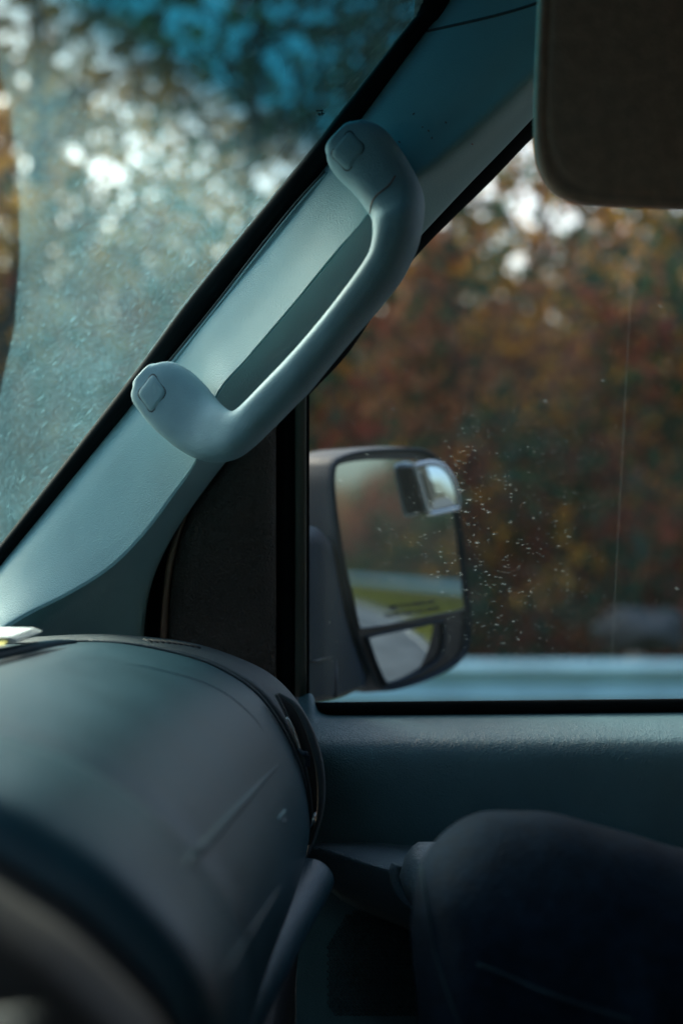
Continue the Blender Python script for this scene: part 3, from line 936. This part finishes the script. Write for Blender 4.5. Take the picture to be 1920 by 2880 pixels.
mesh('vent_clip', *tube([W(872, 2330, 0.962), W(878, 2310, 0.962), W(886, 2285, 0.962)], [0.0006, 0.0018, 0.0008], 8), M['chrome'], dash)
# ridge of the glove compartment, its lower seam, embossed marks
stroke('ridge', [(783, 2152), (740, 2195), (690, 2250), (640, 2305), (590, 2362), (545, 2410), (522, 2442)], tree_d, [0.0006, 0.0016, 0.0022, 0.0024, 0.0024, 0.002, 0.0006], M['dash'], dash, 40, -0.0004, 10)
stroke('glove_seam', [(790, 2490), (745, 2560), (700, 2630), (655, 2700), (630, 2740)], tree_d, [0.0004, 0.0011, 0.0011, 0.0011, 0.0004], M['dash'], dash, 30)
stroke('embossed_mark', [(782, 2306), (790, 2292), (800, 2281)], tree_d, 0.0009, M['pillar'], dash, 8)
stroke('embossed_mark', [(794, 2318), (798, 2308), (804, 2306), (803, 2314)], tree_d, 0.0007, M['armrest'], dash, 8)
stroke('panel_line', [(330, 1862), (430, 1880), (560, 1915), (640, 1955), (710, 2015), (750, 2070)], tree_d, [0.0003, 0.0008, 0.0008, 0.0008, 0.0008, 0.0003], M['dash'], dash, 40, -0.0003)
# top tray edge near the windshield
stroke('tray_gap', [(-60, 1884), (60, 1852), (150, 1830), (225, 1814)], tree_d, [0.003, 0.003, 0.002, 0.0006], M['dashdark'], dash, 30, -0.0012, 8)
stroke('tray_lip', [(-60, 1862), (60, 1834), (150, 1816), (215, 1808)], tree_d, [0.004, 0.004, 0.003, 0.001], M['dash'], dash, 30, 0.001, 10)
# defroster outlet in the top: slot with slats
for k in range(9):
    x = 405 + 17 * k; y = 1797 + 0.0016 * (x - 380) ** 2 * 0.42 + 2
    a = proj(x, y, tree_e, 0.0004)[0]; b_ = proj(x + 22, y + 8, tree_e, 0.0004)[0]
    if a and b_: mesh('defroster_slat', *tube([a, b_], 0.0009, 6), M['dashdark'], dash)
# lower padded roll
rp_ = [W(888, 2450, 0.955), W(866, 2490, 0.94), W(768, 2650, 0.86), W(665, 2830, 0.76), W(560, 3030, 0.67), W(420, 3290, 0.58)]
path = cr(rp_, 40)
rad = [(0.0135 + 0.00012 * k) * math.sin(min(1, (k + 0.4) / 5) * math.pi / 2) + 0.001 for k in range(40)]
mesh('knee_roll', *tube(path, rad, 24), M['dash'], dash)
mesh('lower_dash', *merge([ribbon_box([W(860, 2500, 0.98), W(560, 3400, 0.56)], [W(700, 3900, 0.98), W(300, 5200, 0.56)], Vector((-0.02, 0, 0)))]), M['dashdark'], dash)
# centre stack: recessed black wall and raised edge nearer the camera
def sect(Yv, shift, k):
    return [Vector((p.x + shift[0], Yv, p.z + shift[1])) + Vector((0, 0, 0)) for p in NP]
def noff(row, off):
    out = []
    for i, p in enumerate(row):
        tg = row[min(i + 1, 89)] - row[max(i - 1, 0)]
        out.append(p + Vector((-tg.z, 0, tg.x)).normalized() * SG * off)
    return out
rec = [noff([Vector((p.x, Yv, p.z)) for p in NP], o_) for Yv, o_ in ((0.525, -0.012), (0.50, -0.018), (0.455, -0.018))]
mesh('recess_wall', *loft(rec), M['dashdark'], dash)
stk = [noff([Vector((p.x + 0.004, Yv, p.z + 0.002)) for p in NP], o_) for Yv, o_ in ((0.455, -0.022), (0.452, -0.006), (0.447, -0.001), (0.435, 0.0), (0.415, -0.001), (0.405, -0.005), (0.402, -0.015), (0.36, -0.03), (0.2, -0.03))]
mesh('centre_stack', *loft(stk), M['stack'], dash)
kb = W(70, 2900, 0.36)
mesh('control_knob', *tube([kb + Vector((-0.012, 0, -0.002)), kb, kb + Vector((0.004, 0, 0.001)), kb + Vector((0.006, 0, 0.0015))], [0.005, 0.005, 0.004, 0.0015], 20, up=(0, 1, 0)), M['dashdark'], dash)

# ---- sun visor swung to the side window
vp = []
def rc(cx, cy, r, a0, a1, n=10): return [(cx + r * math.cos(R(a0 + (a1 - a0) * k / n)), cy - r * math.sin(R(a0 + (a1 - a0) * k / n))) for k in range(n + 1)]
vo_ = [(1530, -260), (1512, -60), (1506, 60), (1500, 200), (1496, 340), (1499, 430), (1512, 490), (1540, 535), (1580, 565), (1640, 581), (1720, 585), (1820, 588), (2100, 596), (2500, 600), (2550, 560), (2550, -260)]
def vis_ring(sc, Yv, inset):
    n = len(vo_)
    cx, cy = 2020, 165
    out = []
    for x, y in vo_:
        dx_, dy_ = x - cx, y - cy
        out.append(W(x - math.copysign(min(abs(inset), abs(dx_)), dx_) * (1 if abs(dx_) > 300 else 0.3), y - math.copysign(min(abs(inset), abs(dy_)), dy_) * (1 if dy_ > 200 else 0.0), Yv))
    return out
YV = 0.86
rows = [vis_ring(1, YV + 0.016, 60), vis_ring(1, YV + 0.014, 12), vis_ring(1, YV + 0.009, 3), vis_ring(1, YV + 0.004, 0), vis_ring(1, YV - 0.001, 2), vis_ring(1, YV - 0.005, 10), vis_ring(1, YV - 0.006, 26),
        vis_ring(1, YV - 0.0045, 36), vis_ring(1, YV - 0.006, 52), vis_ring(1, YV - 0.0062, 56)]
visor = mesh('sun_visor', *loft(rows, True, True), M['visor'], van)
md = visor.modifiers.new('s', 'SUBSURF'); md.levels = 1; md.render_levels = 2

# ---- door mirror
dv = Vector(((690 - 960) / F, 1, -(1598 - 1440) / F)).normalized()
MN = (Vector((1, 0, 0)) - dv).normalized()          # glass normal: sends the look along the van's side
MP = W(1130, 1530, 1.45)
def onm(px, py, off=0.0, n=None, p0=None):
    n = n or MN; p0 = p0 or MP
    d = Vector(((px - 960) / F, 1, -(py - 1440) / F))
    o = Vector((0, 0, CZ))
    t = (p0 + n * off - o).dot(n) / d.dot(n)
    return o + d * t
def C4(x, y): return (800 + x * 0.3827, 1200 + y * 0.3827)
hout = [C4(*p) for p in [(352, 330), (385, 235), (520, 180), (700, 158), (950, 152), (1090, 190), (1180, 270), (1240, 420), (1285, 640), (1325, 950), (1362, 1300), (1372, 1500), (1335, 1690), (1200, 1800), (1000, 1890), (770, 1948), (690, 1905), (610, 1740), (520, 1500), (440, 1150), (380, 800), (350, 480)]]
HR = [onm(*p) for p in cr(hout, 88, True)]
hc = sum(HR, Vector()) / 88
side_mirror = None
def mring(off, sc, drop=0.0, base=HR):
    return [hc + (p - hc) * sc + MN * off + Vector((drop, 0, 0)) for p in base]
rows = [mring(-0.012, 0.90), mring(-0.010, 0.955), mring(-0.001, 0.972), mring(0.0015, 0.985), mring(-0.001, 0.997), mring(-0.008, 1.003), mring(-0.03, 1.02), mring(-0.06, 1.02), mring(-0.085, 0.97, -0.004), mring(-0.105, 0.85, -0.01), mring(-0.12, 0.6, -0.015), mring(-0.125, 0.2, -0.018)]
side_mirror = mesh('side_mirror', *loft(rows, True, True), M['housing'], van)
# dark bezel plate inside the housing
bez = [hc + (p - hc) * 0.965 + MN * (-0.006) for p in HR]
mesh('bezel', *slab(bez, MN * -0.004), M['bezel'], side_mirror, False)
gout = [C4(*p) for p in [(368, 330), (400, 272), (560, 240), (760, 232), (950, 234), (1070, 265), (1150, 320), (1200, 400), (1240, 540), (1290, 850), (1325, 1130), (1340, 1290), (1325, 1340), (1100, 1390), (800, 1450), (580, 1484), (545, 1460), (500, 1250), (440, 1000), (385, 640), (366, 450)]]
GP = [onm(*p, -0.0035) for p in cr(gout, 84, True)]
gcn = sum(GP, Vector()) / 84
rows = [[gcn + (p - gcn) * s - MN * 0.0 for p in GP] for s in (1.0, 0.66, 0.33, 0.02)]
v, f = loft(rows, True); f.append(tuple(3 * 84 + j for j in range(84)))
mesh('mirror_glass', v, f, M['mirror'], side_mirror, False)
rim = mesh('glass_rim', *tube(GP + [GP[0]], 0.0013, 6, False), M['bezel'], side_mirror)
lout = [C4(*p) for p in [(622, 1575), (640, 1545), (900, 1490), (1120, 1440), (1162, 1452), (1160, 1600), (1135, 1690), (1050, 1765), (900, 1845), (775, 1884), (735, 1860), (690, 1760), (650, 1660)]]
LP = [onm(*p, -0.0035) for p in cr(lout, 60, True)]
lc = sum(LP, Vector()) / 60
rows = []
for s in (1.0, 0.85, .7, .55, .4, .25, .1, .01):
    rows.append([lc + (p - lc) * s + MN * (0.0035 * (1 - ((p - lc).length * s / 0.07) ** 2) - 0.003) for p in LP])
# tip the lower convex glass down and outward
AX = Vector((0, 0, 1)).cross(MN).normalized()
RT = Matrix.Rotation(R(3.5), 3, AX)
if (RT @ MN).z > MN.z: RT = Matrix.Rotation(R(-3.5), 3, AX)
RT = RT @ Matrix.Rotation(R(3.0), 3, Vector((0, 0, 1)))
rows = [[lc + RT @ (p - lc) for p in r] for r in rows]
v, f = loft(rows, True); f.append(tuple(7 * 60 + j for j in range(60)))
mesh('convex_glass', v, f, M['mirror'], side_mirror)
mesh('glass_rim', *tube([lc + (p - lc) * 1.03 for p in LP + [LP[0]]], 0.002, 6, False), M['housing'], side_mirror)
# lettering printed on the glass
def text(s, px, py, cap, parent):
    cu = bpy.data.curves.new('lettering', 'FONT'); cu.body = s; cu.size = cap / 0.7; cu.extrude = 0.00005
    o = bpy.data.objects.new('tmp', cu); COL.objects.link(o)
    bpy.context.view_layer.update()
    me = bpy.data.meshes.new_from_object(o.evaluated_get(bpy.context.evaluated_depsgraph_get()))
    bpy.data.objects.remove(o)
    p = onm(px, py, -0.0030); q = onm(px + 100, py - 14, -0.0030)
    X = (q - p).normalized(); Z = MN; Yv = Z.cross(X)
    if Yv.z < 0: Yv = -Yv
    me.transform(Matrix.Translation(p) @ Matrix(((X.x, Yv.x, Z.x, 0), (X.y, Yv.y, Z.y, 0), (X.z, Yv.z, Z.z, 0), (0, 0, 0, 1))) )
    return link('lettering', me, M['text'], parent, False)
text('OBJECTS IN MIRROR ARE', 1092, 1716, 0.0046, side_mirror)
text('CLOSER THAN THEY APPEAR', 1084, 1738, 0.0046, side_mirror)
# arm from the door
arml = [[W(820, 1500, 1.20), W(880, 1480, 1.26), W(925, 1520, 1.36), W(950, 1560, 1.42)], [W(820, 1700, 1.19), W(880, 1700, 1.24), W(940, 1720, 1.33), W(985, 1740, 1.42)],
        [W(820, 1900, 1.19), W(880, 1890, 1.24), W(955, 1885, 1.32), W(1030, 1890, 1.42)], [W(815, 1985, 1.19), W(880, 1975, 1.24), W(953, 1962, 1.30), W(1020, 1937, 1.40)]]
fr = [cr([tuple(p) for p in r], 14) for r in arml]
fr = [[Vector(tuple(fr[i][j])) for i in range(4)] for j in range(14)]
rows = []
for c in fr:
    front = cr([tuple(p) for p in c], 14)
    front = [Vector(tuple(p)) for p in front]
    rows.append(front + [p + Vector((-0.01, 0.06, 0)) for p in front[::-1]])
mesh('mirror_arm', *loft(rows, True, True), M['housing'], side_mirror)
mesh('arm_seam', *tube([W(873, 1862, 1.232), W(900, 1856, 1.255), W(942, 1845, 1.315)], 0.0010, 6), M['rubber_shiny'], side_mirror)
mesh('arm_seam', *tube([W(944, 1845, 1.318), W(946, 1905, 1.305), W(944, 1962, 1.29)], 0.0010, 6), M['bezel'], side_mirror)

# stick-on blind spot mirror: a thing of its own
bs = empty('blind_spot_mirror', onm(1228, 1372))
tag(bs, 'small square stick-on blind spot mirror in a pale rim on the door mirror', 'blind spot mirror')
bo = [C4(*p) for p in [(985, 300), (1010, 275), (1085, 264), (1150, 290), (1205, 370), (1240, 480), (1250, 575), (1235, 600), (1090, 637), (1065, 625), (1045, 560), (1010, 420)]]
BT = [onm(*p, 0.014) for p in cr(bo, 48, True)]
bc = sum(BT, Vector()) / 48
tilt = Matrix.Rotation(R(-9), 3, Vector((0, 0, 1)))
BT = [bc + tilt @ (p - bc) for p in BT]
BB = [bc - MN * 0.0155 + (p - bc) * 0.97 for p in BT]
BB = [p - MN * ((p - MP).dot(MN) + 0.0032) for p in BB]
bs_body = mesh('body', *loft([BB, BT], True, True), M['bezel'], bs, False)
NB = tilt @ MN
inn_ = [bc + (p - bc) * 0.86 + NB * 0.0008 for p in BT]
mesh('rim', *tube(BT + [BT[0], BT[1]], 0.0027, 8, False), M['chrome'], bs)
rows = []
for s in (1, .8, .6, .4, .2, .02):
    rows.append([bc + (p - bc) * s + NB * (0.002 * (1 - s * s)) for p in inn_])
v, f = loft(rows, True); f.append(tuple(5 * 48 + j for j in range(48)))
mesh('convex_glass', v, f, M['mirror'], bs)

# ---- cabin shell that shades the inside
def vbox(name, x0, x1, y0, y1, z0, z1, m, parent=None): return mesh(name, *box(x0, x1, y0, y1, CZ + z0, CZ + z1), m, parent or van, False)
YL = -0.52
hl = []
for z_, zt in ((0.0, 0.0),):
    rows = []
    for Y in np.linspace(YL, 1.04, 24):
        t = (Y - 0.26) / 0.78
        z = 0.455 - 0.06 * t * t * t * t
        xs_ = [max(0.0, glass_pt(float(min(Y, 0.95)), 0.40).x) + 0.02, 0.35, 0.8, 1.3, 1.75]
        xs_[0] = glass_pt(float(min(Y, 0.96)), 0.395).x + 0.04
        rows.append([Vector((x, Y, CZ + z + (0.015 if k else 0))) for k, x in enumerate(xs_)])
    up = Vector((0, 0, 0.03))
    a = loft(rows); b2 = loft([[q + up for q in r] for r in rows])
    mesh('headliner', *merge([a, b2]), M['headliner'], van)
vbox('roof', 0.05, 1.8, YL - 0.06, 1.06, 0.50, 0.53, M['paint'])
vbox('floor', -0.9, 1.8, YL, 1.12, -1.05, -1.02, M['cabin'])
vbox('partition', 1.76, 1.80, YL, 1.12, -1.02, 0.5, M['cabin'])
vbox('firewall', -0.92, -0.88, YL, 1.12, -1.02, -0.12, M['cabin'])
vbox('driver_door', -0.9, 1.8, YL - 0.05, YL, -1.02, -0.16, M['cabin'])
vbox('driver_side_blocker', 0.30, 1.8, YL - 0.05, YL, -0.158, 0.5, M['cabin'])  # added blank panel, closes most of the driver's window to cut side light
vbox('kick_panel', -0.9, 1.8, 1.105, 1.125, -1.05, -0.30, M['cabin'])
vbox('sliding_door', 0.95, 1.8, 1.06, 1.10, -1.02, 0.5, M['cabin'])
# driver side pillar
dp = [[glass_pt(0.6 - (1.093 - 0.27 * z) + 0.0, z) + o_ for o_ in (Vector((0, 0.02, 0)), Vector((0.05, 0.03, -0.01)), Vector((0.08, 0.0, -0.03)), Vector((0.05, -0.03, 0)))] for z in (-0.3, 0, 0.3, 0.45)]
mesh('driver_pillar_trim', *loft(dp, True, True), M['pillar'], van)
# bonnet beyond the windshield
rows = []
for x, z in ((-0.62, -0.27), (-0.8, -0.29), (-1.0, -0.33), (-1.25, -0.42), (-1.4, -0.55)):
    rows.append([Vector((x - 0.05 * (1 - ((Y - .3) / .85) ** 2), Y, CZ + z - 0.05 * abs((Y - .3) / .85) ** 3)) for Y in np.linspace(-0.5, 1.1, 16)])
mesh('bonnet', *merge([loft(rows), loft([[q - Vector((0, 0, 0.02)) for q in r] for r in rows])]), M['paint'], van)
# passenger seat
seat = vbox('passenger_seat', 0.22, 0.80, 0.50, 1.00, -0.62, -0.44, M['seat']); bevel(seat, 0.05, 4)
sb = mesh('backrest', *slab([Vector((0.74, 0.50, CZ - 0.46)), Vector((0.86, 0.50, CZ - 0.46)), Vector((1.02, 0.50, CZ + 0.2)), Vector((0.92, 0.50, CZ + 0.2))], Vector((0, 0.5, 0))), M['seat'], seat, False); bevel(sb, 0.04, 4)
hr = vbox('headrest', 0.95, 1.05, 0.63, 0.87, 0.215, 0.36, M['seat'], seat); bevel(hr, 0.03, 4)
sbx = vbox('seat_base', 0.30, 0.75, 0.54, 0.96, -1.015, -0.625, M['cabin'], seat)

# ================================================================== PAPERS ON THE DASH
pp = empty('paper_stack', W(40, 1795, 0.93))
tag(pp, 'loose white papers lying on the dashboard top by the windshield', 'papers')
for k in range(5):
    y0 = 1812 - 7 * k
    tip = (112 + 9 * (k % 3) - 5 * k + 14 * (k == 3), 1784 - 4.0 * k)
    a = [W(-340, y0 + 14, 0.84), W(tip[0] - 70, tip[1] + 26, 0.845), W(*tip, 0.90), W(-260, y0 - 26, 0.99)]
    mesh('sheet', *slab(a, Vector((0, 0, 0.0006))), M['paper'], pp, False)
mesh('cover', *slab([W(-300, 1838, 0.83), W(14, 1815, 0.835), W(12, 1806, 0.84), W(-300, 1826, 0.84)], Vector((0, 0.01, 0.002))), M['yellow'], pp, False)

# ================================================================== PASSENGER
def skin(name, verts, edges, radii, m, parent, root=0, sub=2):
    me = bpy.data.meshes.new(name)
    me.from_pydata([tuple(p) for p in verts], edges, [])
    o = bpy.data.objects.new(name, me); COL.objects.link(o)
    md = o.modifiers.new('skin', 'SKIN')
    for i, r in enumerate(radii):
        sv = me.skin_vertices[0].data[i]
        sv.radius = r if hasattr(r, '__len__') else (r, r)
        sv.use_root = (i == root)
    md2 = o.modifiers.new('sub', 'SUBSURF'); md2.levels = sub; md2.render_levels = sub
    bpy.context.view_layer.update()
    ev = bpy.data.meshes.new_from_object(o.evaluated_get(bpy.context.evaluated_depsgraph_get()))
    bpy.data.objects.remove(o)
    return ev
person = empty('person', (0.55, 0.74, CZ - 0.44))
tag(person, 'passenger in dark blue jeans seated at the right with a raised knee', 'person')
kn = W(1455, 2545, 0.80)
J = [Vector((0.62, 0.78, CZ - 0.36)), Vector((0.60, 0.70, CZ - 0.36)), Vector((0.45, 0.74, CZ - 0.33)),
     Vector((0.60, 0.86, CZ - 0.36)), Vector((0.38, 0.92, CZ - 0.34)), Vector((0.19, 0.96, CZ - 0.34)), Vector((0.15, 0.96, CZ - 0.42)), Vector((0.03, 0.94, CZ - 0.90))]
E = [(0, 1), (1, 2), (0, 3), (3, 4), (4, 5), (5, 6), (6, 7)]
ev = skin('trousers', J, E, [0.13, 0.11, 0.10, 0.11, 0.09, 0.075, 0.072, 0.05], None, None)
LEG = [(2700, 3030, 0, 420, 76), (2300, 2905, 0, 405, 76), (1900, 2785, 0, 388, 76), (1700, 2715, 0, 376, 77), (1560, 2660, 0, 364, 82), (1490, 2636, 0, 358, 92), (1446, 2620, 0, 352, 112), (1440, 2620, 0, 338, 138), (1450, 2650, 0, 314, 163), (1462, 2740, 0, 310, 182), (1485, 2870, 0, 312, 186), (1480, 3100, 0, 305, 182), (1400, 3600, 0, 270, 180), (1330, 4200, 0, 230, 180), (1260, 4900, 0, 170, 180)]
rows = []
kn = W(1470, 2630, 0.80)
LS = cr([(a, b_, r_, an) for a, b_, _, r_, an in LEG], 60)
for k, (a, b_, r_, an) in enumerate(LS):
    p = W(a, b_, 0.80)
    nx, pv = LS[min(k + 1, 59)], LS[max(k - 1, 0)]
    # ring plane: spanned by Y and the direction 'an' degrees (90 = up, 180 = towards the front)
    u = Vector((math.cos(R(an)), 0, math.sin(R(an))))
    rr_ = r_ * 0.80 / F
    rows.append([p + u * (rr_ * math.cos(q)) + Vector((0, 0.92 * rr_ * math.sin(q), 0)) for q in [2 * math.pi * i / 40 for i in range(40)]])
v, f = loft(rows, True, True)
bm = bmesh.new(); bm.from_mesh(ev)
m2 = bpy.data.meshes.new('t2'); m2.from_pydata([tuple(q) for q in v], [], f); bm.from_mesh(m2)
bmesh.ops.recalc_face_normals(bm, faces=bm.faces)
m3 = bpy.data.meshes.new('t3'); bm.to_mesh(m3); bm.free()
o = bpy.data.objects.new('tmp', m3); COL.objects.link(o)
md = o.modifiers.new('r', 'REMESH'); md.mode = 'VOXEL'; md.voxel_size = 0.005
md = o.modifiers.new('s', 'SMOOTH'); md.iterations = 8
bpy.context.view_layer.update()
ev = bpy.data.meshes.new_from_object(o.evaluated_get(bpy.context.evaluated_depsgraph_get()))
bpy.data.objects.remove(o)
bm = bmesh.new(); bm.from_mesh(ev)
from mathutils import noise as mnoise
bm.normal_update()
for q in bm.verts:
    c = q.co
    low = min(1, max(0, (kn.z + 0.02 - c.z) / 0.06))
    dr = Vector((c.x - kn.x, 0, c.z - kn.z))
    ang = math.atan2(dr.z, dr.x)
    fold = abs(math.sin(c.x * 42 - c.z * 14 + 2.2 * mnoise.noise(c * 11))) ** 3 * 0.008 * low
    q.co += q.normal * (fold + 0.0018 * mnoise.noise(c * 30) + 0.004 * mnoise.noise(c * 9 + Vector((3, 1, 2))))
me = bpy.data.meshes.new('trousers'); bm.to_mesh(me); bm.free()
tr_o = link('trousers', me, M['denim'], person)
bvt = BVHTree.FromPolygons([q.co.copy() for q in me.vertices], [tuple(p.vertices) for p in me.polygons])
def seam_on(pts, r, n=50):
    P = [proj(p[0], p[1], bvt, 0.0003)[0] for p in cr(pts, n)]
    P = [p for p in P if p]
    o = mesh('seam', *tube(P, r, 6), M['seam'], tr_o)
seam_on([(1340, 2712), (1420, 2742), (1520, 2785), (1640, 2828), (1780, 2872)], 0.0011)
seam_on([(1186, 2440), (1205, 2560), (1225, 2680), (1262, 2800), (1300, 2900)], 0.0009)
T = [Vector((0.64, 0.74, CZ - 0.33)), Vector((0.70, 0.74, CZ - 0.18)), Vector((0.76, 0.74, CZ + 0.0)), Vector((0.80, 0.74, CZ + 0.11)), Vector((0.80, 0.74, CZ + 0.17)),
     Vector((0.80, 0.60, CZ + 0.06)), Vector((0.72, 0.55, CZ - 0.16)), Vector((0.56, 0.64, CZ - 0.19)), Vector((0.80, 0.88, CZ + 0.06)), Vector((0.72, 0.94, CZ - 0.16)), Vector((0.56, 0.86, CZ - 0.19))]
E = [(0, 1), (1, 2), (2, 3), (3, 4), (2, 5), (5, 6), (6, 7), (2, 8), (8, 9), (9, 10)]
ev = skin('jacket', T, E, [0.12, 0.12, 0.12, 0.055, 0.045, 0.055, 0.045, 0.035, 0.055, 0.045, 0.035], None, None)
link('jacket', ev, M['jacket'], person)
H = [Vector((0.80, 0.74, CZ + 0.15)), Vector((0.79, 0.74, CZ + 0.23)), Vector((0.785, 0.74, CZ + 0.33))]
ev = skin('head', H, [(0, 1), (1, 2)], [0.045, 0.07, 0.085], None, None)
link('head', ev, M['skin'], person)
for yy, hy in ((0.64, 0.68), (0.86, 0.80)):
    Hn = [Vector((0.56, yy, CZ - 0.19)), Vector((0.50, (yy + hy) / 2, CZ - 0.20))]
    Ee = [(0, 1)]; Rr = [0.026, 0.022]
    for k in range(4):
        b0 = len(Hn); s_ = (k - 1.5) * 0.02
        Hn += [Vector((0.465, (yy + hy) / 2 + s_, CZ - 0.205)), Vector((0.435, (yy + hy) / 2 + s_ * 1.1, CZ - 0.222)), Vector((0.42, (yy + hy) / 2 + s_ * 1.1, CZ - 0.24))]
        Ee += [(1, b0), (b0, b0 + 1), (b0 + 1, b0 + 2)]; Rr += [0.010, 0.009, 0.008]
    ev = skin('hand', Hn, Ee, Rr, None, None, 1)
    link('hand', ev, M['skin'], person)
for (x, y) in ((0.0, 0.78), (0.02, 0.93)):
    ev = skin('shoe', [Vector((x + 0.03, y, CZ - 0.955)), Vector((x - 0.06, y, CZ - 0.965)), Vector((x - 0.17, y, CZ - 0.975))], [(0, 1), (1, 2)], [0.045, 0.045, 0.038], None, None)
    link('shoe', ev, M['shoe'], person)
